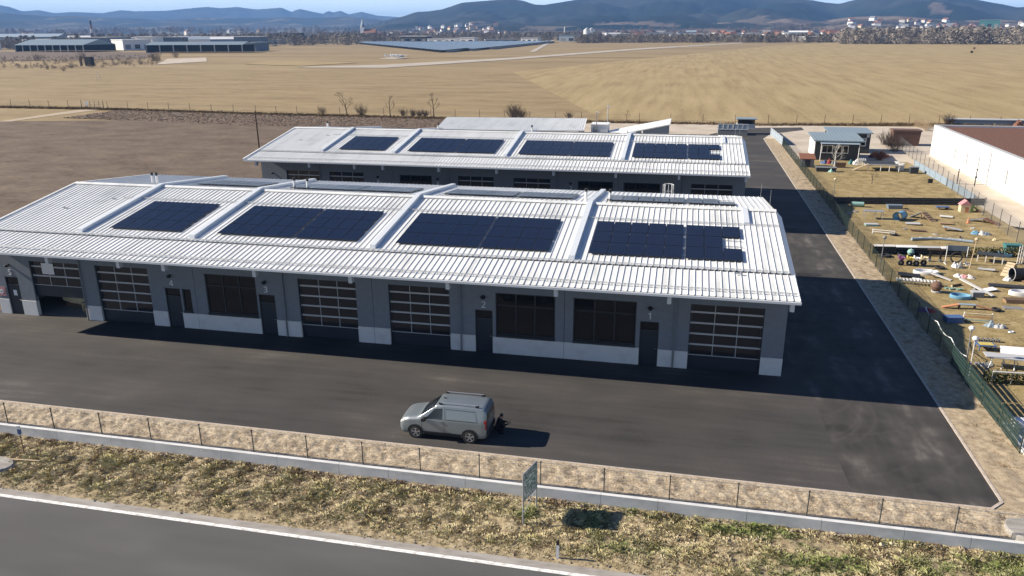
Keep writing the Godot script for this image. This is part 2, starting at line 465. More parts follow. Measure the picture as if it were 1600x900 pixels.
	struct(mb().sheet([v2(-300, 17.44), v2(200, 17.44), v2(200, 18.0), v2(-300, 18.0)], -0.948), "road_shoulder", "shoulder")
	struct(mb().sheet([v2(-300, 17.84), v2(200, 17.84), v2(200, 26.5), v2(-300, 26.5)], -0.944), "road", "road")
	struct(mb().sheet([v2(-300, 17.86), v2(200, 17.86), v2(200, 18.05), v2(-300, 18.05)], -0.938), "road_line", "line_paint")
	# airfield strips out on the plain
	var r := mb()
	var up := [Vector3(-213.85, -0.1, -358.77), Vector3(-174.84, -0.1, -388.68), Vector3(-125.68, -0.1, -503.09), Vector3(-54.08, -0.1, -764.75), Vector3(60.54, -0.1, -1062.96)]
	var lo := [Vector3(-203.95, -0.1, -350.93), Vector3(-160.63, -0.1, -352.07), Vector3(-118.13, -0.1, -468.55), Vector3(-50.89, -0.1, -711.67), Vector3(57.88, -0.1, -1017.91)]
	for i in 4: r.quad(up[i], up[i + 1], lo[i + 1], lo[i])
	struct(r, "runway", "runway")
	r = mb()
	r.quad(Vector3(-140.79, -0.11, -641.80), Vector3(-236.83, -0.11, -1321.92), Vector3(-230.03, -0.11, -1320.62), Vector3(-135.76, -0.11, -641.83))
	struct(r, "taxiway", "runway")
	r = mb()
	r.quad(Vector3(-212.87, -0.11, -474.79), Vector3(-215.81, -0.11, -504.23), Vector3(-198.87, -0.11, -499.89), Vector3(-197.70, -0.11, -471.00))
	struct(r, "apron", "runway")
	r = mb()
	r.quad(Vector3(-313.20, -0.1, -377.52), Vector3(-367.44, -0.1, -466.04), Vector3(-353.95, -0.1, -492.20), Vector3(-309.51, -0.1, -424.73))
	struct(r, "sand_patch", "gravel_yard")
	r = mb()
	r.quad(Vector3(-533.13, -0.1, -388.61), Vector3(-861.84, -0.1, -660.78), Vector3(-482.91, -0.1, -618.72), Vector3(-385.77, -0.1, -465.04))
	struct(r, "scrub_ground", "rough_strip")
	r = mb()
	r.quad(Vector3(-263.63, -0.1, -390.13), Vector3(-268.81, -0.1, -437.83), Vector3(-200.57, -0.1, -412.89), Vector3(-216.13, -0.1, -369.23))
	struct(r, "pale_grass_patch", "stripe_field")
	# shrivelled grass on the verge, bank and lane side
	grass_stuff()

func grid(b: MB, x0: float, x1: float, z0: float, z1: float, step: float, hgt: Callable) -> void:
	var nx := int(ceil((x1 - x0) / step))
	var nz := int(ceil((z1 - z0) / step))
	var P := []
	for i in nx + 1:
		var row := PackedVector3Array()
		for j in nz + 1:
			var x := lerpf(x0, x1, float(i) / nx)
			var z := lerpf(z0, z1, float(j) / nz)
			row.append(Vector3(x, hgt.call(x, z), z))
		P.append(row)
	var N := []
	for i in nx + 1:
		var row := PackedVector3Array()
		for j in nz + 1:
			var dx: Vector3 = P[mini(i + 1, nx)][j] - P[maxi(i - 1, 0)][j]
			var dz: Vector3 = P[i][mini(j + 1, nz)] - P[i][maxi(j - 1, 0)]
			row.append(dz.cross(dx).normalized())
		N.append(row)
	for i in nx:
		for j in nz:
			b.tri_n(P[i][j], P[i + 1][j], P[i + 1][j + 1], N[i][j], N[i + 1][j], N[i + 1][j + 1])
			b.tri_n(P[i][j], P[i + 1][j + 1], P[i][j + 1], N[i][j], N[i + 1][j + 1], N[i][j + 1])

func tuft(blades: int, r: float, h: float, lean: float, w := 0.016) -> ArrayMesh:
	var b := mb()
	for i in blades:
		var a := rng.randf() * TAU
		var p := Vector3(cos(a), 0, sin(a)) * r * sqrt(rng.randf())
		var a2 := a + rng.randf_range(-1.0, 1.0)
		var o := Vector3(cos(a2), 0, sin(a2))
		var s := o.cross(Vector3.UP) * w
		var hh := h * rng.randf_range(0.5, 1.0)
		var mid := p + o * lean * 0.35 * hh + Vector3.UP * hh * 0.7
		var tip := p + o * lean * hh + Vector3.UP * hh * rng.randf_range(0.5, 1.0)
		b.col = Color(1, 1, 1) * rng.randf_range(0.75, 1.1)
		b.tri(p - s, mid, p + s)
		b.tri(p - s * 0.8 + (mid - p) * 0.5, tip, mid + s * 0.7)
	return b.mesh(M.blade)

func scatter(called: String, label: String, cat: String, ms: Mesh, at: Array, cols: Array) -> void:
	var mm := MultiMesh.new()
	mm.transform_format = MultiMesh.TRANSFORM_3D
	mm.use_colors = true
	mm.mesh = ms
	mm.instance_count = at.size()
	for i in at.size():
		mm.set_instance_transform(i, at[i])
		mm.set_instance_color(i, cols[i])
	var o := MultiMeshInstance3D.new()
	o.multimesh = mm
	o.name = numbered(called)
	add_child(o)
	tag(o, label, cat, "", "stuff")

func grass_stuff() -> void:
	var f := FastNoiseLite.new()
	f.frequency = 0.45
	f.seed = 77
	f.fractal_octaves = 3
	var g := FastNoiseLite.new()
	g.frequency = 0.16
	g.seed = 78
	var hb := FastNoiseLite.new()
	hb.frequency = 0.7
	hb.seed = 5
	hb.fractal_octaves = 4
	var at := []
	var cols := []
	for i in 19000:
		var x := rng.randf_range(-46.0, 15.0)
		var z := rng.randf_range(13.68, 17.4)
		var t := (z - 13.6) / 3.85
		var q := f.get_noise_2d(x, z * 1.4)
		var thin := clampf((t - 0.72) * 3.4, 0, 1)
		if rng.randf() < thin * 0.92: continue
		if q < -0.32 and rng.randf() < 0.75: continue
		var y := lerpf(-0.66, -0.95, t) + hb.get_noise_2d(x * 1.6, z * 1.6) * 0.12 * clampf((1.0 - t) * 4.0, 0, 1)
		var s := rng.randf_range(0.4, 1.0) * (1.0 - 0.45 * thin) * (0.75 + 0.5 * clampf(q + 0.5, 0, 1))
		at.append(Transform3D(Basis(Vector3.UP, rng.randf() * TAU).scaled(Vector3(s, s * rng.randf_range(0.5, 0.9), s)), Vector3(x, y - 0.01, z)))
		var green := clampf(g.get_noise_2d(x * 1.5, z * 3.0) * 2.2 + (x + 9.0) * 0.05 - 0.05 - (t - 0.4) * 0.4, 0, 1) * (1.0 if x > -13.0 else 0.35)
		var c := Color(0.76, 0.65, 0.43).lerp(Color(0.50, 0.45, 0.23), clampf(0.5 + q * 1.2 + rng.randf_range(-0.4, 0.4), 0, 1))
		if rng.randf() < 0.16 or (t < 0.12 and rng.randf() < 0.5): c = Color(0.30, 0.215, 0.14)
		if rng.randf() < 0.10: c = Color(0.78, 0.68, 0.45)
		c = c.lerp(Color(0.17, 0.235, 0.06), green * rng.randf_range(0.4, 1.0))
		cols.append(c)
	scatter("verge_grass", "dry tussocky grass on the bank between road and concrete wall", "grass", tuft(18, 0.16, 0.16, 1.5, 0.02), at, cols)
	at = []
	cols = []
	for i in 5200:
		var x := rng.randf_range(-46.0, 15.0)
		var z := rng.randf_range(11.8, 13.2)
		var t := (z - 11.72) / 1.5
		var s := rng.randf_range(0.25, 0.6)
		if f.get_noise_2d(x * 2.0, z * 2.0) < -0.1: continue
		at.append(Transform3D(Basis(Vector3.UP, rng.randf() * TAU).scaled(Vector3(s, s * 0.6, s)), Vector3(x, lerpf(0.045, -0.27, t), z)))
		cols.append(Color(0.42, 0.33, 0.23).lerp(Color(0.22, 0.165, 0.12), rng.randf()))
	scatter("bank_grass", "withered straw lying on the gravel bank behind the wall", "grass", tuft(10, 0.16, 0.14, 1.4, 0.012), at, cols)
	at = []
	cols = []
	for i in 5200:
		var z := rng.randf_range(-70.0, 11.6)
		var x := rng.randf_range(7.7, 9.7) if z < 6.0 or rng.randf() < 0.5 else rng.randf_range(7.7, 16.0)
		var s := rng.randf_range(0.25, 0.75)
		if f.get_noise_2d(x * 1.5, z * 1.5) + (x - 8.8) * 0.25 < -0.12: continue
		at.append(Transform3D(Basis(Vector3.UP, rng.randf() * TAU).scaled(Vector3(s, s * 0.7, s)), Vector3(x, 0.0, z)))
		cols.append(Color(0.44, 0.34, 0.21).lerp(Color(0.27, 0.2, 0.12), rng.randf()))
	scatter("lane_grass", "sparse withered grass on the dry strip beside the lane", "grass", tuft(12, 0.15, 0.16, 1.2, 0.013), at, cols)
	at = []
	cols = []
	for i in 9000:
		var x := rng.randf_range(9.9, 25.3)
		var z := -78.0 + 84.0 * sqrt(rng.randf())
		var s := rng.randf_range(0.3, 0.8)
		if f.get_noise_2d(x * 0.8, z * 0.8) < 0.02: continue
		at.append(Transform3D(Basis(Vector3.UP, rng.randf() * TAU).scaled(Vector3(s, s * 0.6, s)), Vector3(x, 0.0, z)))
		cols.append(Color(0.36, 0.28, 0.14).lerp(Color(0.22, 0.17, 0.075), rng.randf()))
	scatter("park_grass", "short yellowed grass on the dog park lawn", "grass", tuft(12, 0.22, 0.14, 1.2, 0.014), at, cols)
	# clods and stones on the ploughed strip and at the wall foot
	at = []
	cols = []
	var st := mb()
	st.lathe([v2(0, -0.5), v2(0.75, -0.35), v2(1.0, 0.1), v2(0.6, 0.5), v2(0, 0.62)], Vector3.ZERO, Basis.IDENTITY, 6)
	for i in 900:
		var x := rng.randf_range(-42, 12)
		var z := 13.75 + absf(rng.randfn(0.0, 0.12)) if rng.randf() < 0.6 else 17.25 + rng.randfn(0.0, 0.12)
		var s := rng.randf_range(0.012, 0.05)
		at.append(Transform3D(Basis(Vector3(rng.randf(), 1, rng.randf()).normalized(), rng.randf() * TAU).scaled(Vector3(s * 1.4, s, s)), Vector3(x, -0.62 if z < 15.0 else -0.93, z)))
		cols.append(Color(0.3, 0.26, 0.21) * rng.randf_range(0.5, 1.3))
	scatter("verge_gravel", "loose stones along the wall foot and the road edge", "gravel", st.mesh(M.tinted), at, cols)
	at = []
	cols = []
	for i in 9000:
		var x := rng.randf_range(-146, -28)
		var z := rng.randf_range(-132, -102)
		if not Geometry2D.is_point_in_polygon(v2(x, z), PackedVector2Array([v2(-146, -113), v2(-145, -133), v2(-108, -128.3), v2(-60, -128.6), v2(-28, -124.5), v2(-26, -100), v2(-52.3, -103.3), v2(-96.6, -106.6), v2(-127, -111)])): continue
		var s := rng.randf_range(0.06, 0.2)
		at.append(Transform3D(Basis(Vector3(rng.randf(), 1, rng.randf()).normalized(), rng.randf() * TAU).scaled(Vector3(s * 1.5, s * 0.8, s)), Vector3(x, -0.05, z)))
		cols.append(Color(0.17, 0.127, 0.096) * rng.randf_range(0.5, 1.5))
	scatter("soil_clods", "dark earth clods turned up along the ploughed strip", "soil", st.mesh(M.tinted), at, cols)

# ---------------------------------------------------------------- the halls
const PITCH := 0.156
const PITCH_REAR := 0.103
var sheet_main: ArrayMesh
var sheet_canopy: ArrayMesh
var panel_mesh: ArrayMesh
var slope_front: Basis
var slope_back: Basis

func hall_parts() -> void:
	var a := atan(PITCH)
	slope_front = Basis(Vector3.RIGHT, a)
	slope_back = Basis(Vector3.UP, PI) * Basis(Vector3.RIGHT, atan(PITCH_REAR))
	sheet_main = ribbed(1.046, 9.2 / cos(a) - 0.05)
	sheet_canopy = ribbed(1.051, 3.0 / cos(a))
	var p := mb()
	p.box(v3(0, 0, 0), v3(1.03, 0.035, 1.61))
	panel_mesh = p.mesh(M.cell_frame)
	p = mb()
	for k in [-1.0, 1.0]:
		p.box(v3(0, 0.0185, k * 0.396), v3(0.992, 0.004, 0.776))
	p.mesh(M.cell, panel_mesh)

func ribbed(w: float, l: float) -> ArrayMesh:
	var b := mb()
	var p := [v2(0, 0.0)]
	for k in 3:
		var x := w * (k + 0.78) / 3.0
		p += [v2(x, 0.0), v2(x + 0.014, 0.04), v2(x + 0.044, 0.04), v2(x + 0.058, 0.0)]
	p.append(v2(w, 0.0))
	for i in p.size() - 1:
		b.quad(v3(p[i].x, p[i].y, 0), v3(p[i + 1].x, p[i + 1].y, 0), v3(p[i + 1].x, p[i + 1].y, l), v3(p[i].x, p[i].y, l))
	return b.mesh(M.roof_white)

func roof_y(z: float) -> float:   # the upper side of a hall's roof, z local to the hall
	return 5.98 - PITCH * z if z > -9.2 else 5.98 + PITCH * 9.2 + PITCH_REAR * (z + 9.2)

func hall(zf: float, nums: Array, label: String, front: bool) -> void:
	var h := thing("workshop_hall", label, "building", v3(0, 0, zf))
	var X0 := -52.35
	var X1 := -0.22
	# openings: kind, x0, x1, y0, y1
	var op := [["g", -5.42, -1.41, 0.0, 3.95], ["d", -8.2, -7.12, 0.0, 2.72], ["w", -12.08, -8.43, 1.2, 3.87], ["w", -16.75, -13.15, 1.2, 3.87], ["d", -18.02, -16.94, 0.0, 2.72], ["g", -23.5, -19.6, 0.0, 3.95], ["g", -29.52, -25.62, 0.0, 3.95], ["d", -32.33, -31.19, 0.0, 2.72], ["w", -36.06, -32.45, 1.2, 3.87], ["n", -37.85, -37.2, 1.2, 2.72], ["d", -39.1, -37.98, 0.0, 2.72], ["g", -44.2, -40.2, 0.0, 3.95], ["g", -49.35, -45.4, 0.0, 3.95], ["d", -51.55, -50.5, 0.0, 2.72]]
	var joints := [-6.24, -12.6, -18.9, -24.55, -30.5, -36.85]
	var x := X1
	for o in op + [["end", X0, X0, 0, 0]]:
		var x0: float = o[2]
		var cuts := [x]
		for j in joints:
			if j < x - 0.05 and j > x0 + 0.05: cuts.append(j)
		cuts.append(x0)
		for i in cuts.size() - 1:
			var a: float = cuts[i] - (0.012 if i > 0 else 0.0)
			var e: float = cuts[i + 1] + (0.012 if i < cuts.size() - 2 else 0.0)
			if a - e > 0.02:
				put(mb().span(v3(e, 1.06, -0.25), v3(a, 5.6, 0)), "wall_panel", "wall_grey", h)
				put(mb().span(v3(e, -0.1, -0.25), v3(a, 1.055, 0.045)), "plinth", "plinth", h)
				if i > 0: put(mb().span(v3(a - 0.05, -0.1, -0.3), v3(a + 0.05, 5.6, -0.255)), "joint_strip", "joint", h)
		if o[0] != "end":
			put(mb().span(v3(o[1], o[4], -0.25), v3(x0, 5.6, 0.0)) if false else mb().span(v3(o[1], o[4], -0.25), v3(o[2], 5.6, -0.002)), "wall_panel", "wall_grey", h)
			if o[3] > 0.0:
				put(mb().span(v3(o[1], -0.1, -0.25), v3(o[2], 1.055, 0.043)), "plinth", "plinth", h)
				put(mb().span(v3(o[1], 1.057, -0.25), v3(o[2], 1.2, 0.07)), "sill", "frame_dark", h)
		x = o[1]
	# the remaining walls, the floor
	for gx in [X1 - 0.26, X0 + 0.01]:
		var b := mb()
		b.prism([v2(-0.26, -0.1), v2(-0.26, 5.7), v2(-9.2, 7.05), v2(-18.4, 5.95), v2(-18.4, -0.1)], v3(gx + 0.125, 0, 0), Basis(v3(0, 0, 1), v3(0, 1, 0), v3(-1, 0, 0)), 0.25)
		put(b, "gable_wall", "wall_grey", h)
	put(mb().span(v3(X0, -0.1, -18.66), v3(X1, 5.95, -18.41)), "rear_wall", "wall_grey", h)
	put(mb().span(v3(X0 + 0.3, -0.1, -18.4), v3(X1 - 0.3, 0.015, -0.26)), "floor_slab", "mid_grey", h)
	# doors, windows
	var gi := 0
	var di := 0
	for o in op:
		match o[0]:
			"g":
				gi += 1
				garage(h, o[1], o[2], 1.42 if (gi == 5 and front) else 0.0)
			"d":
				entrance(h, o[1], o[2], nums[di])
				di += 1
			"w": window(h, o[1], o[2], o[3], o[4], 3)
			"n": window(h, o[1], o[2], o[3], o[4], 1)
	# beam ends under the canopy edge, downpipes
	for bx in [-0.42, -6.62, -12.7, -18.85, -24.7, -30.8, -36.9, -40.05, -45.2, -51.4]:
		put(mb().box(v3(bx, 5.02, 2.55), v3(0.22, 0.42, 0.34)), "beam_end", "flashing", h)
		put(mb().span(v3(bx - 0.09, 5.1, -0.1), v3(bx + 0.09, 5.36, 2.38)), "canopy_beam", "wall_grey", h)
	for px in [-6.24, -18.9, -30.5, -45.3]:
		var b := mb()
		b.tube(v3(px, 1.0, 0.11), v3(px, 5.2, 0.11), 0.045)
		b.tube(v3(px, 5.2, 0.11), v3(px, 5.42, 2.85), 0.045)
		var dp := put(b, "downpipe", "wall_grey", h)
		put(mb().tube(v3(px, 0.0, 0.11), v3(px, 1.02, 0.11), 0.055), "standpipe", "mid_grey", dp)
	# roof
	var roof := Node3D.new()
	roof.name = "roof"
	h.add_child(roof)
	var yk := 5.98
	var yr := roof_y(-9.2)
	var yb := roof_y(-18.95)
	var slab := mb()
	slab.prism([v2(3.0, roof_y(3.0) - 0.05), v2(-9.2, yr - 0.02), v2(-18.95, yb - 0.02), v2(-18.95, yb - 0.3), v2(-9.2, yr - 0.32), v2(0, yk - 0.3), v2(3.0, roof_y(3.0) - 0.2)], v3(-26.3, 0, 0), Basis(v3(0, 0, 1), v3(0, 1, 0), v3(-1, 0, 0)), 52.1)
	put(slab, "roof_deck", "frame_dark", roof)
	var cl := slope_front
	if front: inst(sheet_canopy, "roof_sheet", roof, v3(-53.65, yk - 0.025, 0), cl)  # extra canopy sheet out of view, added so its shadow starts further left
	for i in 50:
		var sx := -52.6 + i * 1.046
		inst(sheet_main, "roof_sheet", roof, v3(sx, yr + 0.012, -9.2), cl)
		inst(sheet_main, "roof_sheet", roof, v3(sx + 1.046, yr + 0.012, -9.2), slope_back)
		inst(sheet_canopy, "roof_sheet", roof, v3(-52.6 + i * 1.051, yk - 0.025, -0.0), cl)
	var rc := mb()
	rc.prism([v2(-0.24, -0.02), v2(0, 0.085), v2(0.24, -0.02), v2(0.24, -0.05), v2(-0.24, -0.05)], v3(-26.45, yr + 0.075, -9.2), Basis(v3(0, 0, 1), v3(0, 1, 0), v3(-1, 0, 0)), 52.3)
	put(rc, "ridge_cap", "roof_white", roof)
	# slanted flashing down the lane-side edge, a trim on the other edge, the canopy's fascia and gutter
	var vf := mb()
	for s in [[0.0, -9.2], [-9.2, -18.95]]:
		var ya := roof_y(s[0])
		var ye := roof_y(s[1])
		vf.quad(v3(-0.3, ya + 0.06, s[0]), v3(-0.3, ye + 0.06, s[1]), v3(0.08, ye - 0.36, s[1]), v3(0.08, ya - 0.36, s[0]))
		vf.quad(v3(0.08, ya - 0.36, s[0]), v3(0.08, ye - 0.36, s[1]), v3(-0.2, ye - 0.37, s[1]), v3(-0.2, ya - 0.37, s[0]))
	put(vf, "verge_flashing", "flashing", roof)
	vf = mb()
	for s in [[3.0, -9.2], [-9.2, -18.95]]:
		var pa := v3(-52.66, roof_y(s[0]) + 0.0, s[0])
		var pb := v3(-52.66, roof_y(s[1]) + 0.0, s[1])
		vf.box((pa + pb) / 2.0, v3(0.16, 0.2, (pa - pb).length()), slope_front if s[0] > 0.0 else Basis(Vector3.RIGHT, -atan(PITCH_REAR)))
	put(vf, "edge_trim", "roof_white", roof)
	put(mb().span(v3(-52.6, roof_y(3.0) - 0.17, 3.005), v3(-0.06, roof_y(3.0) - 0.045, 3.12)), "gutter", "flashing", roof)
	# snow rails
	for rz in [[-0.1, -52.4, -0.3], [2.42, -52.4, -0.2], [-6.62, -46.4, -0.3]]:
		var y := roof_y(rz[0])
		var b := mb()
		b.tube(v3(rz[1], y + 0.13, rz[0]), v3(rz[2], y + 0.13, rz[0]), 0.022, 0.022, 6)
		b.tube(v3(rz[1], y + 0.08, rz[0] + 0.03), v3(rz[2], y + 0.08, rz[0] + 0.03), 0.016, 0.016, 6)
		var xx: float = rz[1]
		while xx < rz[2]:
			b.box(v3(xx, y + 0.07, rz[0]), v3(0.03, 0.14, 0.07))
			xx += 0.7
		put(b, "snow_rail", "rail_light", roof)
	# boxed fire-wall caps running over the roof
	for cx in [-45.1, -36.8, -24.5, -12.3]:
		var b := mb()
		b.prism([v2(-0.32, roof_y(-0.32)), v2(-0.42, roof_y(-0.42) + 0.25), v2(-9.2, yr + 0.27), v2(-17.9, roof_y(-17.9) + 0.25), v2(-18.0, roof_y(-18.0)), v2(-9.2, yr - 0.02)], v3(cx, 0, 0), Basis(v3(0, 0, 1), v3(0, 1, 0), v3(-1, 0, 0)), 0.36)
		put(b, "firewall_cap", "flashing", roof)
	var sc := mb()
	sc.prism([v2(-6.75, roof_y(-6.75)), v2(-6.8, roof_y(-6.8) + 0.16), v2(-9.2, yr + 0.17), v2(-9.5, roof_y(-9.5) + 0.15), v2(-9.5, roof_y(-9.5)), v2(-9.2, yr - 0.02)], v3(-2.25, 0, 0), Basis(v3(0, 0, 1), v3(0, 1, 0), v3(-1, 0, 0)), 0.34)
	put(sc, "firewall_cap", "flashing", roof)
	# flues, rods, access ladder on the far slope
	var fl := [-47.6, -47.2, -35.3, -34.2, -12.9, -11.2] if front else [-49.5, -35.2, -23.8]
	for fx in fl:
		var b := mb()
		var y := roof_y(-11.6)
		b.tube(v3(fx, y - 0.1, -11.6), v3(fx, y + 0.62, -11.6), 0.11, 0.1, 10)
		var p := put(b, "flue_pipe", "white", roof)
		put(mb().tube(v3(fx, y + 0.62, -11.6), v3(fx, y + 0.86, -11.6), 0.085, 0.11, 10), "flue_cowl", "black", p)
	for rp in [v3(-0.5, 0, -17.8), v3(-0.35, 0, -12.6)]:
		put(mb().tube(v3(rp.x, roof_y(rp.z), rp.z), v3(rp.x, roof_y(rp.z) + 1.1, rp.z), 0.014, 0.01, 5), "lightning_rod", "steel", roof)
	for hp in [v3(-49.4, 0, -4.2), v3(-47.0, 0, -6.3), v3(-3.0, 0, 0.35)]:
		put(mb().box(v3(hp.x, roof_y(hp.z) + 0.09, hp.z), v3(0.38, 0.07, 0.1)), "roof_hook", "steel", roof)
	if front:
		var b := mb()
		var lx := -7.35
		for s in [-0.3, 0.3]:
			b.tube(v3(lx + s, 4.2, -19.1), v3(lx + s, 7.1, -19.1), 0.025, 0.025, 6)
		for k in 9:
			b.tube(v3(lx - 0.3, 4.3 + k * 0.28, -19.1), v3(lx + 0.3, 4.3 + k * 0.28, -19.1), 0.016, 0.016, 5)
		for y in [5.3, 6.1, 7.0]:
			var ring := []
			for i in 13:
				var t := PI * i / 12.0
				ring.append(v3(lx + cos(t) * 0.42, y, -19.1 - sin(t) * 0.7))
			b.path(ring, 0.022, 5)
		for i in 5:
			var t := PI * (i + 0.5) / 5.0
			b.tube(v3(lx + cos(t) * 0.42, 5.0, -19.1 - sin(t) * 0.7), v3(lx + cos(t) * 0.42, 7.05, -19.1 - sin(t) * 0.7), 0.018, 0.018, 5)
		put(b, "caged_ladder", "white", h)
		open_bay()

func garage(h: Node3D, x0: float, x1: float, lift: float) -> void:
	var d := Node3D.new()
	d.name = "garage_door"
	h.add_child(d, true)
	var z := -0.2
	var top := 3.95
	put(mb().span(v3(x0 + 0.02, lift + 0.01, z - 0.05), v3(x1 - 0.02, lift + 0.82, z + 0.005)), "bottom_panel", "door_navy", d)
	var ys := [lift + 0.82]
	for k in 5:
		var y := lift + 0.82 + 0.655 * (k + 1)
		if y > top - 0.15: break
		ys.append(y)
	ys.append(top)
	for i in ys.size():
		var hh := 0.02 if (i == 0 or i == ys.size() - 1) else 0.05
		put(mb().span(v3(x0 + 0.02, ys[i] - hh, z - 0.02), v3(x1 - 0.02, ys[i] + (hh if i < ys.size() - 1 else 0.0), z + 0.03)), "rail", "rail_light", d)
	var w := (x1 - x0 - 0.16) / 3.0
	for k in 4:
		var xm := x0 + 0.08 + k * w
		var hw := 0.018 if k in [1, 2] else 0.05
		for i in ys.size() - 1:
			var a: float = ys[i] + (0.02 if i == 0 else 0.05) + 0.001
			var e: float = ys[i + 1] - (0.02 if i == ys.size() - 2 else 0.05) - 0.001
			put(mb().span(v3(xm - hw, a, z - 0.02), v3(xm + hw, e, z + 0.024)), "mullion", "rail_light" if k in [1, 2] else "frame_dark", d)
			if k < 3: put(mb().span(v3(xm + 0.05, a, z - 0.03), v3(xm + w - 0.05, e, z - 0.008)), "pane", "door_glazing", d)
	for gx in [x0, x1 - 0.018]: put(mb().span(v3(gx, lift, z - 0.1), v3(gx + 0.018, top, z + 0.1)), "guide_rail", "frame_dark", d)
	put(mb().span(v3(x0 + 0.03, lift + 0.83, z - 0.09), v3(x1 - 0.03, top - 0.01, z - 0.06)), "inner_panel", "black", d)

func entrance(h: Node3D, x0: float, x1: float, num: String) -> void:
	var d := Node3D.new()
	d.name = "door"
	h.add_child(d, true)
	put(mb().span(v3(x0 + 0.06, 0.02, -0.14), v3(x1 - 0.06, 2.12, -0.08)), "door_leaf", "door_navy", d)
	put(mb().span(v3(x0 + 0.06, 2.2, -0.13), v3(x1 - 0.06, 2.66, -0.11)), "pane", "glass", d)
	put(mb().span(v3(x0, 0, -0.18), v3(x0 + 0.055, 2.715, -0.04)).span(v3(x1 - 0.055, 0, -0.18), v3(x1, 2.715, -0.04)).span(v3(x0 + 0.056, 2.665, -0.18), v3(x1 - 0.056, 2.715, -0.04)).span(v3(x0 + 0.056, 2.125, -0.18), v3(x1 - 0.056, 2.195, -0.045)), "door_frame", "frame_dark", d)
	put(mb().tube(v3(x1 - 0.2, 1.05, -0.03), v3(x1 - 0.08, 1.05, -0.03), 0.013).tube(v3(x1 - 0.1, 1.05, -0.08), v3(x1 - 0.1, 1.05, -0.03), 0.01), "handle", "steel", d)
	var xm := (x0 + x1) / 2.0
	if num != "":
		var t := TextMesh.new()
		var fo := SystemFont.new()
		fo.font_names = PackedStringArray(["Droid Sans"])
		t.font = fo
		t.text = num
		t.font_size = 64
		t.pixel_size = 0.0085
		t.depth = 0.02
		t.material = M.number_white
		inst(t, "house_number", h, v3(xm, 3.06, 0.012))
	var b := mb()
	b.lathe([v2(0, 0.06), v2(0.13, 0.05), v2(0.15, 0.0), v2(0.1, -0.1), v2(0, -0.12)], v3(xm, 3.58, 0.16), Basis.IDENTITY, 12)
	b.box(v3(xm, 3.6, 0.03), v3(0.1, 0.14, 0.07))
	put(b, "wall_lamp", "black", h)

func window(h: Node3D, x0: float, x1: float, y0: float, y1: float, n: int) -> void:
	var d := Node3D.new()
	d.name = "window"
	h.add_child(d, true)
	var f := mb()
	f.span(v3(x0, y0, -0.2), v3(x0 + 0.07, y1, -0.06)).span(v3(x1 - 0.07, y0, -0.2), v3(x1, y1, -0.06))
	f.span(v3(x0 + 0.071, y1 - 0.07, -0.2), v3(x1 - 0.071, y1, -0.06)).span(v3(x0 + 0.071, y0, -0.2), v3(x1 - 0.071, y0 + 0.07, -0.06))
	var w := (x1 - x0 - 0.14) / n
	var ys := [y0 + 0.07, y1 - 0.07] if n == 1 else [y0 + 0.07, y0 + (y1 - y0) * 0.7, y1 - 0.07]
	for k in range(1, n): f.span(v3(x0 + 0.07 + k * w - 0.035, y0 + 0.071, -0.19), v3(x0 + 0.07 + k * w + 0.035, y1 - 0.071, -0.065))
	if n > 1: f.span(v3(x0 + 0.072, ys[1] - 0.03, -0.185), v3(x1 - 0.072, ys[1] + 0.03, -0.07))
	put(f, "window_frame", "frame_dark", d)
	for k in n:
		for i in ys.size() - 1:
			put(mb().span(v3(x0 + 0.1 + k * w, ys[i] + 0.02, -0.15), v3(x0 + 0.04 + (k + 1) * w, ys[i + 1] - 0.02, -0.12)), "pane", "glass", d)

func open_bay() -> void:   # open bay five: beige shapes standing in for a bright reflection, and door signs
	var t := thing("reflection_shape", "long beige shape added in place of a bright reflection inside the open garage bay", "tarpaulin", v3(-48.0, 0.015, -2.6))
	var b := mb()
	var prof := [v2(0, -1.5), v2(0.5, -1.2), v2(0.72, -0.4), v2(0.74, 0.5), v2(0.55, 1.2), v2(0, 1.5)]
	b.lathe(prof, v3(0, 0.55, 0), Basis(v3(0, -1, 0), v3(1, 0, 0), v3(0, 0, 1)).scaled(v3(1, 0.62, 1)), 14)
	put(b, "tarpaulin", "cream", t)  # beige hull shape modelled in place of reflected light in the bay
	put(mb().box(v3(0, 0.12, 0), v3(2.0, 0.22, 0.9)), "shape_base", "wood_dark", t)
	var s := put(mb().box(v3(-46.6, 0.62, -1.5), v3(0.95, 0.04, 0.5), Basis(v3(0, 0, 1), 0.1)).box(v3(-46.9, 0.3, -1.5), v3(0.06, 0.58, 0.4)).box(v3(-46.3, 0.33, -1.5), v3(0.06, 0.62, 0.4)), "reflection_board", "cream")  # pale board on legs, added for the bright end of that reflection
	tag(s, "pale bench-like shape added in place of a bright reflection in the garage bay", "bench")
	s = put(mb().box(v3(-48.05, 3.42, -0.16), v3(0.95, 0.78, 0.012)), "white_rectangle", "white")  # plain white rectangle set in front of the panes
	tag(s, "large white rectangle on the panes of the half-raised door", "notice")
	s = put(mb().box(v3(-51.0, 1.55, -0.072), v3(0.28, 0.4, 0.012)), "white_rectangle", "number_white")
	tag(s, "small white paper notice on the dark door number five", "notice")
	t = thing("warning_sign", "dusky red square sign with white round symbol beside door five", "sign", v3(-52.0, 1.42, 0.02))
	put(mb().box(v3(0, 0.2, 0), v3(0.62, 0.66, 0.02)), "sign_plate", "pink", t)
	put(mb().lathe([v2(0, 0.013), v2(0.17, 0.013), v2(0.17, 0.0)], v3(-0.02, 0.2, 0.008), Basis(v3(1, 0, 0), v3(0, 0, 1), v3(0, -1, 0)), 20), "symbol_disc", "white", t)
	put(mb().box(v3(-0.02, 0.2, 0.025), v3(0.16, 0.05, 0.006)), "symbol_bar", "black", t)

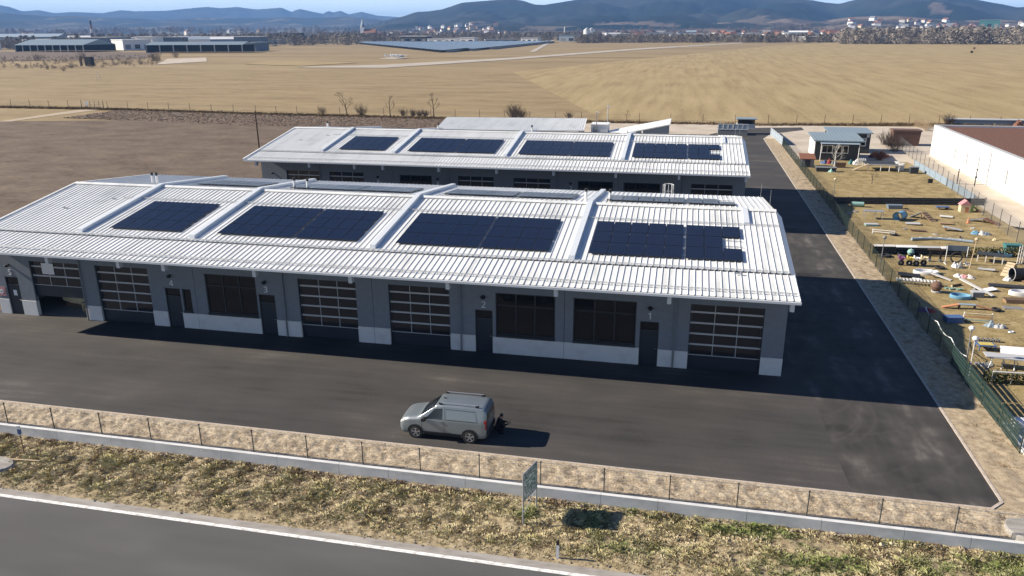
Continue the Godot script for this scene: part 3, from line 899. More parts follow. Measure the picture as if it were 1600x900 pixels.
func arrays() -> void:
	# x where each array starts, columns in its two blocks, panel pitch, the panel left out of the last column
	var spec := [[-43.45, 5, 0, 1.06, false], [-35.5, 5, 4, 1.06, false], [-23.3, 5, 4, 1.045, false], [-11.42, 5, 3, 1.075, true]]
	var place := ["only five panels wide", "next to the five-wide one", "next to the one missing a panel", "with one panel missing"]
	for hi in 2:
		var zf: float = [0.0, -36.3][hi]
		for side in 2:
			for k in 4:
				var s: Array = spec[k]
				var who: String = ["front", "rear"][hi]
				var t := thing("solar_array", "solar array on the %s hall's %s slope, %s" % [who, ["road-side", "field-side"][side], place[k]], "solar array", v3(s[0], roof_y(-6.0) if side == 0 else roof_y(-11.2), zf - (6.02 if side == 0 else 11.2)), 0.0, "solar arrays on the hall roofs")
				var base := slope_front if side == 0 else slope_back
				var n: int = s[1] + s[2]
				for c in n:
					for r in (3 if side == 0 else 2):
						if s[4] and c == n - 1 and r == 1: continue
						var x: float = (c + 0.5) * s[3] + (0.12 if c >= s[1] else 0.0)
						var down := 0.83 + r * 1.645
						inst(panel_mesh, "solar_panel", t, v3(x, 0.13, 0) + base * v3(0, 0, down), base)
				for r in (6 if side == 0 else 4):
					var down := 0.83 + int(r / 2) * 1.645 + (0.42 if r % 2 else -0.42)
					var b := mb()
					b.box(v3(n * s[3] / 2.0 + 0.06, 0.085, 0) + base * v3(0, 0, down), v3(n * s[3] + 0.2, 0.04, 0.04), base)
					put(b, "mounting_rail", "steel", t)

# ---------------------------------------------------------------- along the road
func yard_front() -> void:
	var w := thing("retaining_wall", "low pale grey concrete retaining wall between grass verge and gravel bank", "wall")
	var x := -72.0
	var i := 0
	while x < 30.0:
		var l: float = [3.1, 2.4, 3.6, 2.9][i % 4]
		put(mb().span(v3(x, -1.0, 13.46), v3(x + l - 0.014, -0.15, 13.64)), "wall_segment", "concrete", w)
		x += l
		i += 1
	var f := thing("wire_fence", "low grey wire mesh fence with slim posts behind the concrete wall", "fence", v3(0, 0, 13.28))
	var posts := []
	for k in range(-24, 9): posts.append(-0.54 + k * 2.76)
	var pm := mb().tube(v3(0, -0.35, 0), v3(0, 0.9, 0), 0.026, 0.026, 8).box(v3(0, 0.91, 0), v3(0.07, 0.03, 0.07)).mesh(M.post_dark)
	var n := mb()
	for k in 6: n.tube(v3(0.03, -0.17 + k * 0.208, 0), v3(2.73, -0.17 + k * 0.208, 0), 0.0045, 0.0045, 4, false)
	n.tube(v3(0.03, 0.875, 0), v3(2.73, 0.875, 0), 0.011, 0.011, 5, false)
	for k in 26: n.tube(v3(0.08 + k * 0.105, -0.2, 0.006), v3(0.08 + k * 0.105, 0.88, 0.006), 0.0022, 0.0022, 3, false)
	var nm := n.mesh(M.galv)
	for px in posts:
		inst(pm, "post", f, v3(px, 0, 0))
		inst(nm, "mesh_panel", f, v3(px, 0, 0))
	# the roadside advertising board, seen almost edge on
	var a := v3(-11.92, -0.9, 15.42)
	var b := v3(-11.58, -0.9, 14.28)
	var s := thing("roadside_board", "tall two-post advertising board with greenish print standing in the verge grass", "sign", a)
	var d := b - a
	var bas := Basis(d.normalized(), Vector3.UP, d.normalized().cross(Vector3.UP))
	for e in [v3(0, 0, 0), d]: put(mb().tube(e + v3(0, -0.2, 0), e + v3(0, 2.42, 0), 0.035, 0.035, 10), "post", "galv", s)
	var im := Image.create(256, 256, false, Image.FORMAT_RGB8)
	im.fill(lin(0.36, 0.42, 0.40))
	var fn := FastNoiseLite.new()
	fn.seed = 9
	fn.frequency = 0.02
	for py in 256:
		for px in 256:
			var q := fn.get_noise_2d(px, py * 1.4)
			if q > 0.12: im.set_pixel(px, py, lin(0.06, 0.16, 0.13))
			elif q < -0.25: im.set_pixel(px, py, lin(0.55, 0.6, 0.58))
	for row in 3:
		for k in 9: im.fill_rect(Rect2i(24 + k * 23, 36 + row * 70, 15, 26 if (k + row) % 3 else 18), lin(0.06, 0.14, 0.14) if row != 1 else lin(0.1, 0.26, 0.18))
	var pr := mat("board_print", 1, 1, 1, 0.5)
	pr.albedo_color = Color.WHITE
	pr.albedo_texture = ImageTexture.create_from_image(im)
	pr.uv1_scale = v3(0.8, 0.8, 1)
	for k in 3:
		put(mb().box(d / 2.0 + v3(0, 1.37 + k * 0.43, 0), v3(d.length() - 0.06, 0.415, 0.03), bas), "board_panel", pr, s)
	put(mb().tube(v3(0, 2.42, 0), d + v3(0, 2.42, 0), 0.03, 0.03, 8).tube(v3(0, 1.14, 0), d + v3(0, 1.14, 0), 0.022, 0.022, 8), "frame_bar", "galv", s)
	put(mb().tube(v3(0, 0.55, 0), d + v3(0, 1.1, 0), 0.014, 0.014, 6), "brace", "galv", s)
	# marker posts
	var m := thing("delineator_post", "white roadside delineator post with black top band in the verge", "post", v3(-10.2, -0.93, 17.15))
	put(mb().prism([v2(-0.06, 0), v2(0.06, 0), v2(0.055, 0.62), v2(-0.055, 0.62)], v3(0, 0, 0), Basis.IDENTITY, 0.08), "post_body", "white", m)
	put(mb().prism([v2(-0.056, 0.625), v2(0.056, 0.625), v2(0.05, 0.86), v2(-0.05, 0.78)], v3(0, 0, 0), Basis.IDENTITY, 0.082), "black_band", "black", m)
	m = thing("marker_post", "slim brown marker post with white and dark blue head near the concrete slab", "post", v3(-36.65, -0.8, 15.05), 0.3)
	put(mb().tube(v3(0, -0.1, 0), v3(0, 1.25, 0), 0.025, 0.022, 8), "pole", "wood_dark", m)
	put(mb().box(v3(0, 1.32, 0), v3(0.15, 0.26, 0.06)), "dark_band", "blue", m)
	put(mb().box(v3(0, 1.54, 0), v3(0.15, 0.18, 0.06)), "white_head", "white", m)
	var r := put(mb().box(v3(-36.2, -0.72, 15.5), v3(1.5, 0.05, 0.07), ry(6)), "wooden_lath", "wood_pale")
	tag(r, "thin pale wooden lath lying in the grass", "lath")
	r = put(mb().lathe([v2(0, 0.12), v2(0.92, 0.10), v2(1.02, 0.02), v2(1.02, -0.2)], v3(-37.6, -0.83, 16.05), Basis.IDENTITY.scaled(v3(1.2, 1, 0.7)), 18), "concrete_slab", "shoulder")
	tag(r, "rounded concrete slab set in the grass verge beside the marker post", "slab")
	r = put(mb().lathe([v2(0, 0.03), v2(0.75, 0.025), v2(0.8, 0.0), v2(0.8, -0.3)], v3(7.75, -0.03, 12.75), Basis.IDENTITY, 24), "manhole_cover", "shoulder")
	tag(r, "round pale concrete manhole cover behind the wall at the yard corner", "manhole cover")
	for q in [v3(2.6, -0.62, 13.95), v3(3.0, -0.62, 13.85), v3(3.5, -0.62, 13.9), v3(2.2, -0.62, 14.1)]:
		var sz := rng.randf_range(0.05, 0.1)
		r = put(mb().lathe([v2(0, -0.5), v2(0.8, -0.4), v2(1.0, 0.05), v2(0.65, 0.5), v2(0, 0.6)], q, Basis(Vector3(0.3, 1, 0.2).normalized(), rng.randf() * 6.0).scaled(v3(sz * 1.4, sz, sz)), 7), "field_stone", "cream")
		tag(r, "pale loose stone lying at the foot of the concrete wall", "stone", "stones at the wall foot")

# ---------------------------------------------------------------- the van
var VS := [
	[-2.17, 0.36, 0.82, 0.70, 0.82, 1.00, 0.72, 1.45, 1.52], [-2.11, 0.30, 0.865, 0.70, 0.86, 1.04, 0.72, 1.62, 1.71], [-1.95, 0.26, 0.885, 0.70, 0.88, 1.06, 0.71, 1.68, 1.78],
	[-1.0, 0.22, 0.895, 0.70, 0.885, 1.06, 0.71, 1.71, 1.81], [0.0, 0.22, 0.895, 0.70, 0.885, 1.05, 0.70, 1.70, 1.80], [0.3, 0.22, 0.895, 0.70, 0.885, 1.04, 0.69, 1.66, 1.76],
	[0.5, 0.22, 0.895, 0.70, 0.885, 1.04, 0.71, 1.55, 1.64], [0.8, 0.22, 0.895, 0.70, 0.885, 1.03, 0.75, 1.34, 1.42], [1.12, 0.22, 0.895, 0.70, 0.88, 1.01, 0.79, 1.13, 1.19],
	[1.25, 0.22, 0.89, 0.70, 0.87, 0.99, 0.79, 1.08, 1.135], [1.7, 0.22, 0.88, 0.68, 0.86, 0.93, 0.75, 1.02, 1.065], [1.98, 0.22, 0.85, 0.62, 0.82, 0.86, 0.69, 0.94, 0.975],
	[2.12, 0.24, 0.76, 0.55, 0.72, 0.74, 0.61, 0.82, 0.86], [2.17, 0.30, 0.66, 0.52, 0.62, 0.66, 0.5, 0.72, 0.76]]

func van_at(x: float, v: float, side: float) -> Vector3:
	var i := 0
	while i < VS.size() - 2 and VS[i + 1][0] < x: i += 1
	var t := clampf((x - VS[i][0]) / (VS[i + 1][0] - VS[i][0]), 0, 1)
	var s := []
	for k in range(1, 9): s.append(lerpf(VS[i][k], VS[i + 1][k], t))
	var ps := [v2(0, s[0]), v2(s[1] - 0.06, s[0]), v2(s[1], s[0] + 0.14), v2(s[1], s[2]), v2(s[3], s[4]), v2(s[5], s[6]), v2(s[5] - 0.1, s[7] - 0.018), v2(0, s[7])]
	var j := clampi(int(v), 0, 6)
	var q: Vector2 = ps[j].lerp(ps[j + 1], v - j)
	return v3(x, q.y, q.x * side)

func van_normal(x: float, v: float, side: float) -> Vector3:
	var e := 0.06
	var a := van_at(x + e, v, side) - van_at(x - e, v, side)
	var b := van_at(x, minf(v + 0.18, 7.0), side) - van_at(x, maxf(v - 0.18, 0.0), side)
	if v >= 6.9: b = v3(0, 0, -side) * 0.1
	var n := a.cross(b) * side * -1.0
	if n.length() < 1e-6: n = Vector3.UP
	n = n.normalized()
	var mid := van_at(x, v, side) - v3(x * 0.8, 0.8, 0)
	return n if n.dot(mid) > 0.0 else -n

func van_patch(b: MB, ca: Vector2, cb: Vector2, cc: Vector2, cd: Vector2, off: float, side: float, nu := 8, nv := 5) -> void:
	for i in nu:
		for j in nv:
			var q := []
			for k in [[0, 0], [1, 0], [1, 1], [0, 1]]:
				var s: float = float(i + k[0]) / nu
				var t: float = float(j + k[1]) / nv
				var p := ca.lerp(cb, s).lerp(cd.lerp(cc, s), t)
				var nn := van_normal(p.x, p.y, side)
				q.append([van_at(p.x, p.y, side) + nn * off, nn])
			b.tri_n(q[0][0], q[1][0], q[2][0], q[0][1], q[1][1], q[2][1])
			b.tri_n(q[0][0], q[2][0], q[3][0], q[0][1], q[2][1], q[3][1])

func van() -> void:
	var c := thing("delivery_van", "silver-grey compact panel van with roof rails parked on the asphalt yard", "van", v3(-16.81, 0, 9.98), PI)
	var b := mb()
	for s in [-1.0, 1.0]:
		van_patch(b, v2(-2.17, 0), v2(2.17, 0), v2(2.17, 7), v2(-2.17, 7), 0.0, s, 62, 28)
		for e in [-2.17, 2.17]:
			for j in 14:
				var n := v3(signf(e), 0, 0)
				b.tri_n(v3(e, 0.75, 0), van_at(e, j * 0.5, s), van_at(e, j * 0.5 + 0.5, s), n, n, n)
	put(b, "body", "van_paint", c)
	b = mb()
	for s in [-1.0, 1.0]: van_patch(b, v2(1.06, 5.3), v2(0.38, 5.25), v2(0.34, 7), v2(1.1, 7), 0.006, s, 8, 6)
	put(b, "windscreen", "van_glass", c)
	for s in [-1.0, 1.0]:
		b = mb()
		van_patch(b, v2(0.98, 4.1), v2(-0.02, 4.1), v2(-0.02, 4.88), v2(0.40, 4.88), 0.006, s)
		put(b, "side_window", "van_glass", c)
		b = mb()
		van_patch(b, v2(-0.22, 4.12), v2(-1.72, 4.12), v2(-1.62, 4.8), v2(-0.24, 4.8), 0.011, s)
		put(b, "side_panel", "van_paint", c)
		b = mb()
		for r in [[-0.19, -1.76, 4.07, 4.10], [-0.19, -1.66, 4.83, 4.86]]: van_patch(b, v2(r[0], r[2]), v2(r[1], r[2]), v2(r[1], r[3]), v2(r[0], r[3]), 0.004, s, 6, 1)
		for r in [[-0.13, -0.115, 2.2, 4.95], [1.0, 1.015, 2.2, 4.0], [-0.2, -0.19, 4.07, 4.86]]: van_patch(b, v2(r[0], r[2]), v2(r[1], r[2]), v2(r[1], r[3]), v2(r[0], r[3]), 0.003, s, 1, 10)
		put(b, "seam", "black", c)
		b = mb()
		van_patch(b, v2(-0.95, 1.05), v2(0.92, 1.05), v2(0.92, 2.22), v2(-0.95, 2.22), 0.006, s, 6, 5)
		put(b, "sill_cladding", "rubber", c)
		var hn := van_at(0.08, 3.85, s)
		put(mb().box(hn + v3(0, 0, s * 0.015), v3(0.2, 0.03, 0.03)), "door_handle", "van_paint", c)
		b = mb()
		var mp := v3(0.86, 1.1, s * 1.0)
		b.prism([v2(-0.07, -0.09), v2(0.09, -0.08), v2(0.1, 0.06), v2(0.02, 0.1), v2(-0.07, 0.09)], mp, Basis.IDENTITY, 0.2)
		b.box(mp + v3(0.02, -0.05, -s * 0.1), v3(0.08, 0.06, 0.14))
		put(b, "mirror", "rubber", c)
		b = mb()
		van_patch(b, v2(1.86, 3.72), v2(2.12, 3.75), v2(2.10, 4.5), v2(1.9, 4.35), 0.008, s, 4, 4)
		put(b, "headlight", "pale_grey", c)
		put(mb().box(v3(-2.12, 1.0, s * 0.79), v3(0.11, 0.46, 0.12)), "tail_light", "tail_red", c)
		b = mb()
		b.tube(v3(0.12, 1.86, s * 0.6), v3(-1.72, 1.88, s * 0.6), 0.02, 0.02, 8)
		var rr := put(b, "roof_rail", "steel", c)
		for fx in [0.1, -1.7]: put(mb().box(v3(fx, 1.82, s * 0.6), v3(0.16, 0.08, 0.06)), "rail_foot", "black", rr)
		for wx in [1.32, -1.37]:
			var arch := mb()
			var ring := []
			for k in 21: ring.append(v2(cos(PI * k / 20.0 - 0.12 + 0.24 * k / 20.0 - 0.0), sin(PI * k / 20.0)) * 0.405)
			for k in range(20, -1, -1): ring.append(v2(cos(PI * k / 20.0), sin(PI * k / 20.0)) * 0.335)
			arch.prism(ring, v3(wx, 0.335, s * 0.892), Basis.IDENTITY, 0.03)
			arch.lathe([v2(0, 0.0), v2(0.36, 0.0)], v3(wx, 0.335, s * 0.9), Basis(v3(1, 0, 0), v3(0, 0, s), v3(0, -s, 0)), 24)  # dark disc laid on the body in place of the shaded wheel well
			put(arch, "wheel_arch", "rubber", c)
			var wheel := Node3D.new()
			wheel.name = "wheel"
			c.add_child(wheel, true)
			wheel.position = v3(wx, 0.325, s * 0.815)
			var ax := Basis(v3(1, 0, 0), v3(0, 0, s), v3(0, -s, 0))
			put(mb().lathe([v2(0.2, -0.1), v2(0.29, -0.1), v2(0.325, -0.06), v2(0.325, 0.065), v2(0.295, 0.1), v2(0.225, 0.1), v2(0.215, 0.07)], Vector3.ZERO, ax, 26), "tyre", "rubber", wheel)
			var rim := mb()
			rim.lathe([v2(0.228, 0.075), v2(0.225, 0.103), v2(0.205, 0.103), v2(0.2, 0.07)], Vector3.ZERO, ax, 26)
			rim.lathe([v2(0.05, 0.08), v2(0.05, 0.1), v2(0, 0.1)], Vector3.ZERO, ax, 14)
			for k in 5:
				var an := TAU * k / 5.0 + 0.3
				var dirv := v3(cos(an), sin(an), 0)
				rim.box(dirv * 0.125 + v3(0, 0, s * 0.088), v3(0.17, 0.075, 0.02), Basis(dirv, v3(-sin(an), cos(an), 0), v3(0, 0, 1)))
			put(rim, "rim", "rim_silver", wheel)
			put(mb().lathe([v2(0.21, 0.05), v2(0, 0.05)], Vector3.ZERO, ax, 20), "brake_disc", "black", wheel)
	put(mb().box(v3(2.16, 0.47, 0), v3(0.05, 0.2, 1.02)), "grille", "rubber", c)
	put(mb().box(v3(2.195, 0.46, 0), v3(0.012, 0.11, 0.5)), "number_plate", "white", c)
	put(mb().box(v3(-2.17, 0.46, 0), v3(0.09, 0.24, 1.6)), "rear_bumper", "rubber", c)
	put(mb().box(v3(-2.15, 1.3, 0.36), v3(0.06, 0.4, 0.58), Basis(v3(0, 0, 1), 0.07)), "rear_window", "van_glass", c)
	put(mb().box(v3(-2.15, 1.3, -0.36), v3(0.06, 0.4, 0.58), Basis(v3(0, 0, 1), 0.07)), "rear_window", "van_glass", c)
	put(mb().box(v3(0.05, 1.83, 0), v3(0.12, 0.04, 0.03)).tube(v3(0.02, 1.84, 0), v3(-0.16, 1.98, 0), 0.006), "aerial", "black", c)

# ---------------------------------------------------------------- the person crouching behind the van
func body_mesh(caps: Array, cell: float, k: float) -> MB:   # caps: [from, to, radius, radius, colour]; surface nets of the smooth union
	var lo := Vector3.ONE * 1e9
	var hi := -lo
	for c in caps:
		var r: float = maxf(c[2], c[3]) + cell * 2.0
		lo = lo.min(c[0] - Vector3.ONE * r).min(c[1] - Vector3.ONE * r)
		hi = hi.max(c[0] + Vector3.ONE * r).max(c[1] + Vector3.ONE * r)
	var nx := int((hi.x - lo.x) / cell) + 2
	var ny := int((hi.y - lo.y) / cell) + 2
	var nz := int((hi.z - lo.z) / cell) + 2
	var F := PackedFloat32Array()
	F.resize(nx * ny * nz)
	var best := func(p: Vector3) -> Array:
		var acc := 0.0
		var dmin := 1e9
		var col := Color.BLACK
		for c in caps:
			var ab: Vector3 = c[1] - c[0]
			var t := clampf((p - c[0]).dot(ab) / maxf(ab.length_squared(), 1e-9), 0, 1)
			var d: float = p.distance_to(c[0] + ab * t) - lerpf(c[2], c[3], t)
			acc += exp(-clampf(d / k, -40, 40))
			if d < dmin:
				dmin = d
				col = c[4]
		return [-k * log(maxf(acc, 1e-18)), col]
	for x in nx:
		for y in ny:
			for z in nz:
				F[(x * ny + y) * nz + z] = best.call(lo + Vector3(x, y, z) * cell)[0]
	var idx := {}
	var cols := {}
	for x in nx - 1:
		for y in ny - 1:
			for z in nz - 1:
				var sum := Vector3.ZERO
				var cnt := 0
				for e in 12:
					var ax := e / 4
					var o := [[0, 0], [1, 0], [0, 1], [1, 1]][e % 4] as Array
					var a: Vector3i = [Vector3i(0, o[0], o[1]), Vector3i(o[0], 0, o[1]), Vector3i(o[0], o[1], 0)][ax]
					var bb: Vector3i = a + ([Vector3i(1, 0, 0), Vector3i(0, 1, 0), Vector3i(0, 0, 1)][ax] as Vector3i)
					var fa := F[((x + a.x) * ny + y + a.y) * nz + z + a.z]
					var fb := F[((x + bb.x) * ny + y + bb.y) * nz + z + bb.z]
					if (fa < 0.0) != (fb < 0.0):
						sum += Vector3(a).lerp(Vector3(bb), fa / (fa - fb))
						cnt += 1
				if cnt:
					var p := lo + (Vector3(x, y, z) + sum / cnt) * cell
					idx[(x * ny + y) * nz + z] = p
					cols[(x * ny + y) * nz + z] = best.call(p)[1]
	var b := mb()
	var grad := func(p: Vector3) -> Vector3:
		var e := cell * 0.5
		return Vector3(best.call(p + v3(e, 0, 0))[0] - best.call(p - v3(e, 0, 0))[0], best.call(p + v3(0, e, 0))[0] - best.call(p - v3(0, e, 0))[0], best.call(p + v3(0, 0, e))[0] - best.call(p - v3(0, 0, e))[0]).normalized()
	for x in range(1, nx - 1):
		for y in range(1, ny - 1):
			for z in range(1, nz - 1):
				var fa := F[(x * ny + y) * nz + z]
				for ax in 3:
					var o: Vector3i = [Vector3i(1, 0, 0), Vector3i(0, 1, 0), Vector3i(0, 0, 1)][ax]
					if (fa < 0.0) == (F[((x + o.x) * ny + y + o.y) * nz + z + o.z] < 0.0): continue
					var u: Vector3i = [Vector3i(0, 1, 0), Vector3i(0, 0, 1), Vector3i(1, 0, 0)][ax]
					var w: Vector3i = [Vector3i(0, 0, 1), Vector3i(1, 0, 0), Vector3i(0, 1, 0)][ax]
					var q := []
					for s in [Vector3i.ZERO, u, u + w, w]:
						var key: int = ((x - s.x) * ny + y - s.y) * nz + z - s.z
						if idx.has(key): q.append(key)
					if q.size() == 4:
						var gn: Vector3 = grad.call(idx[q[0]])
						b.col = cols[q[0]]
						var gs := []
						for key in q: gs.append(grad.call(idx[key]))
						b.tri_n(idx[q[0]], idx[q[1]], idx[q[2]], gs[0], gs[1], gs[2])
						b.tri_n(idx[q[0]], idx[q[2]], idx[q[3]], gs[0], gs[2], gs[3])
	return b

func crouching_person() -> void:
	var K := Color(0.014, 0.014, 0.016)
	var J := Color(0.02, 0.021, 0.024)
	var S := Color(0.42, 0.24, 0.17)
	var caps := []
	for s in [-1.0, 1.0]:
		caps += [[v3(-0.16, 0.3, s * 0.09), v3(0.2, 0.47, s * 0.14), 0.095, 0.07, K], [v3(0.2, 0.47, s * 0.14), v3(-0.02, 0.09, s * 0.12), 0.066, 0.045, K], [v3(-0.05, 0.045, s * 0.12), v3(0.17, 0.035, s * 0.14), 0.048, 0.038, K]]
		caps += [[v3(0.02, 0.72, s * 0.17), v3(0.16, 0.5, s * 0.24), 0.058, 0.048, J], [v3(0.16, 0.5, s * 0.24), v3(0.38, 0.5, s * 0.12), 0.045, 0.034, J], [v3(0.39, 0.5, s * 0.11), v3(0.45, 0.5, s * 0.08), 0.03, 0.026, S]]
		caps += [[v3(0.1, 0.88, s * 0.075), v3(0.1, 0.9, s * 0.085), 0.016, 0.014, S]]
	caps += [[v3(-0.16, 0.3, 0), v3(-0.1, 0.42, 0), 0.13, 0.13, K], [v3(-0.1, 0.42, 0), v3(0.0, 0.68, 0), 0.135, 0.14, J], [v3(0, 0.72, -0.13), v3(0, 0.72, 0.13), 0.065, 0.065, J], [v3(0.02, 0.74, 0), v3(0.07, 0.84, 0), 0.052, 0.05, S], [v3(0.09, 0.9, 0), v3(0.12, 0.94, 0), 0.08, 0.078, S], [v3(0.13, 0.85, 0), v3(0.14, 0.83, 0), 0.05, 0.042, S], [v3(0.2, 0.895, 0), v3(0.212, 0.88, 0), 0.011, 0.014, S]]
	var p := thing("person", "person in black clothes crouching with forearms forward behind the silver van", "person", v3(-14.28, 0.0, 9.55), 0.35)
	var b := body_mesh(caps, 0.026, 0.014)
	b.col = S
	for s in [-1.0, 1.0]:
		for k in 4:
			var r0 := v3(0.465, 0.515 - k * 0.014, s * (0.07 - k * 0.002))
			var mid := r0 + v3(0.035, 0.004, -s * 0.012)
			b.tube(r0 - v3(0.02, 0, 0), mid, 0.0095, 0.0088, 6)
			b.tube(mid, mid + v3(0.018 - k * 0.002, -0.012, -s * 0.026), 0.0088, 0.0075, 6)
		b.tube(v3(0.43, 0.525, s * 0.075), v3(0.465, 0.545, s * 0.05), 0.0105, 0.009, 6)
	put(b, "body", "tinted", p)
	put(mb().lathe([v2(0.093, -0.02), v2(0.09, 0.04), v2(0.055, 0.085), v2(0, 0.1)], v3(0.095, 0.935, 0), Basis(v3(0, 0, 1), 0.35), 16), "hair", "black", p)
	for s in [-1.0, 1.0]:
		put(mb().lathe([v2(0, -0.012), v2(0.012, 0), v2(0, 0.012)], v3(0.188, 0.918, s * 0.032), Basis.IDENTITY, 8), "eye", "white", p)
	put(mb().box(v3(0.186, 0.85, 0), v3(0.012, 0.008, 0.045)), "mouth", "pink", p)

# ---------------------------------------------------------------- fences beside the lane and round the dog park
func fence_line(called: String, label: String, a: Vector3, b: Vector3, step: float, h: float, post: String, wire: String, rows: int, cols: float, screen := "", s0 := 0.0, s1 := 1.0) -> Node3D:
	var f := thing(called, label, "fence", a)
	var d := b - a
	var n := maxi(1, int(round(d.length() / step)))
	var l := d.length() / n
	var dir := d.normalized()
	var bas := Basis(dir, Vector3.UP, dir.cross(Vector3.UP))
	var pm := mb().box(v3(0, h / 2.0 - 0.1, 0), v3(0.06, h + 0.25, 0.045)).box(v3(0, h + 0.03, 0), v3(0.07, 0.02, 0.055)).mesh(M[post])
	var w := mb()
	for k in rows:
		var y := 0.05 + (h - 0.1) * k / maxf(1.0, rows - 1)
		w.tube(v3(0.03, y, 0), v3(l - 0.03, y, 0), 0.011, 0.011, 4, false)
	var x := 0.06
	while x < l - 0.03:
		w.tube(v3(x, 0.03, 0.008), v3(x, h, 0.008), 0.006, 0.006, 3, false)
		x += cols
	var wm := w.mesh(M[wire])
	var sm: ArrayMesh
	if screen: sm = mb().span(v3(0.035, 0.04, -0.015), v3(l - 0.035, h * 0.94, -0.008)).mesh(M[screen])
	for i in n + 1:
		inst(pm, "post", f, dir * l * i, bas)
		if i < n:
			inst(wm, "mesh_panel", f, dir * l * i, bas)
			if screen and float(i) / n >= s0 and float(i) / n < s1: inst(sm, "screen_panel", f, dir * l * i, bas)
	return f

func side_fence_and_park() -> void:
	var f := fence_line("mesh_fence", "dark green double-rod mesh fence along the sandy strip beside the lane", v3(9.6, 0, -94), v3(9.6, 0, 6.6), 2.5, 1.3, "post_green", "post_green", 8, 0.1)
	for k in 4:
		for s in 6:
			put(mb().span(v3(-0.012 + 0.0, 0.1 + s * 0.19, 90.3 + k * 2.51), v3(0.006, 0.1 + s * 0.19 + 0.13, 92.7 + k * 2.51)), "privacy_strip", "post_green", f)
	fence_line("screen_fence", "low black windscreen fence across the dog park lawn, behind the coloured toys", v3(10.2, 0, -48.2), v3(26.2, 0, -50.4), 1.6, 0.85, "post_dark", "mid_grey", 5, 0.2, "screen_black")
	var g := fence_line("cloth_fence", "black screen fence with pale cloth laid over its top edge", v3(10.2, 0, -27.6), v3(17.4, 0, -28.4), 1.8, 0.75, "post_dark", "mid_grey", 4, 0.25, "screen_black")
	for k in 4:
		var b := mb()
		var l := 1.75
		b.box(v3(0.9 + k * 1.8, 0.78, -0.1 * k - 0.1), v3(l, 0.05, 0.34 + 0.06 * (k % 2)), Basis(v3(0, 1, 0), 0.11) * Basis(v3(1, 0, 0), 0.25))
		put(b, "cloth_cover", ["offwhite", "white", "pale_grey", "white"][k], g)
	ivy_fence("hedge_fence", "low ivy-covered wire fence continuing from the cloth-topped screen", v3(17.5, 0, -28.5), v3(25.0, 0, -29.6), 0.75)
	ivy_fence("hedge_fence", "low green hedge row with a white rail near the lane fence", v3(10.6, 0, -1.5), v3(17.5, 0, -1.6), 0.7)
	fence_line("tall_fence", "tall black-posted wire fence between dog park and white building", v3(27.6, 0, -94), v3(23.2, 0, -26), 2.7, 1.9, "post_dark", "mid_grey", 9, 0.25)
	fence_line("blue_fence", "pale blue-grey slatted screen fence along the upper lawn edge", v3(25.4, 0, -76), v3(25.6, 0, -52), 2.4, 1.0, "slate", "slate", 6, 0.6, "screen_blue")
	fence_line("white_fence", "white panel fence beside the far end of the lane", v3(9.0, 0, -108), v3(9.7, 0, -95), 2.2, 1.4, "white", "white", 3, 0.5, "screen_blue")
	var t := thing("gate_frame", "tall empty steel gate frame in the fence by the white building", "gate", v3(26.9, 0, -62.3))
	for x in [0.0, 2.0, 4.0]: put(mb().box(v3(x, 1.05, 0), v3(0.1, 2.1, 0.1)), "post", "post_dark", t)
	put(mb().span(v3(0, 2.02, -0.03), v3(4.0, 2.08, 0.03)).span(v3(0, 0.2, -0.02), v3(4.0, 0.24, 0.02)), "frame_bar", "post_dark", t)
	put(mb().box(v3(2.0, 1.1, 0.08), v3(0.22, 0.26, 0.1)), "lock_box", "black", t)

func ivy_fence(called: String, label: String, a: Vector3, b: Vector3, h: float) -> void:
	var f := thing(called, label, "hedge", a)
	var d := b - a
	var m := mb()
	for i in 1500:
		var p := d * rng.randf() + v3(rng.randfn(0, 0.02), rng.randf_range(0.03, h), rng.randfn(0, 0.13))
		var s := rng.randf_range(0.05, 0.11)
		var u := v3(rng.randfn(), rng.randfn(), rng.randfn()).normalized() * s
		var w := u.cross(v3(rng.randfn(), rng.randfn(), rng.randfn())).normalized() * s * 0.7
		m.col = Color(0.045, 0.07, 0.03).lerp(Color(0.16, 0.14, 0.06), rng.randf()) 
		m.quad(p - u, p + w, p + u, p - w)
	var o := put(m, "foliage", "blade", f)
	o.set_meta("kind", "stuff")
	for k in 4: put(mb().tube(d * k / 3.0, d * k / 3.0 + v3(0, h + 0.15, 0), 0.03, 0.03, 6), "post", "post_dark", f)
	put(mb().tube(v3(0, h, 0), d + v3(0, h, 0), 0.012, 0.012, 5), "rail", "galv", f)

# small builders for the things on the lawn
func board(called: String, label: String, cat: String, at: Vector3, l: float, w: float, m: String, turn := 0.0, tilt := 0.0, up := 0.14) -> void:
	var t := thing(called, label, cat, at, turn)
	var bs := Basis(v3(0, 0, 1), tilt)
	put(mb().box(v3(0, up, 0), v3(l, 0.05, w), bs), "deck", m, t)
	for s in [-1.0, 1.0]: put(mb().box(bs * v3(s * l * 0.36, 0, 0) + v3(0, up * 0.5 - 0.02, 0), v3(0.08, up, w * 0.86)), "batten", "wood_dark", t)

func pool(label: String, at: Vector3, rx: float, rz: float, h: float, m: String, inner: String, cat := "paddling pool", called := "paddling_pool") -> void:
	var t := thing(called, label, cat, at)
	t.scale = v3(rx, 1, rz)
	put(mb().lathe([v2(0.86, 0.0), v2(0.98, 0.02), v2(1.0, h * 0.7), v2(0.97, h), v2(0.88, h), v2(0.84, h * 0.7), v2(0.82, 0.03)], v3(0, 0.02, 0), Basis.IDENTITY, 22), "rim", m, t)
	put(mb().lathe([v2(0.83, 0.05), v2(0, 0.05)], v3(0, 0.02, 0), Basis.IDENTITY, 22), "bottom", inner, t)

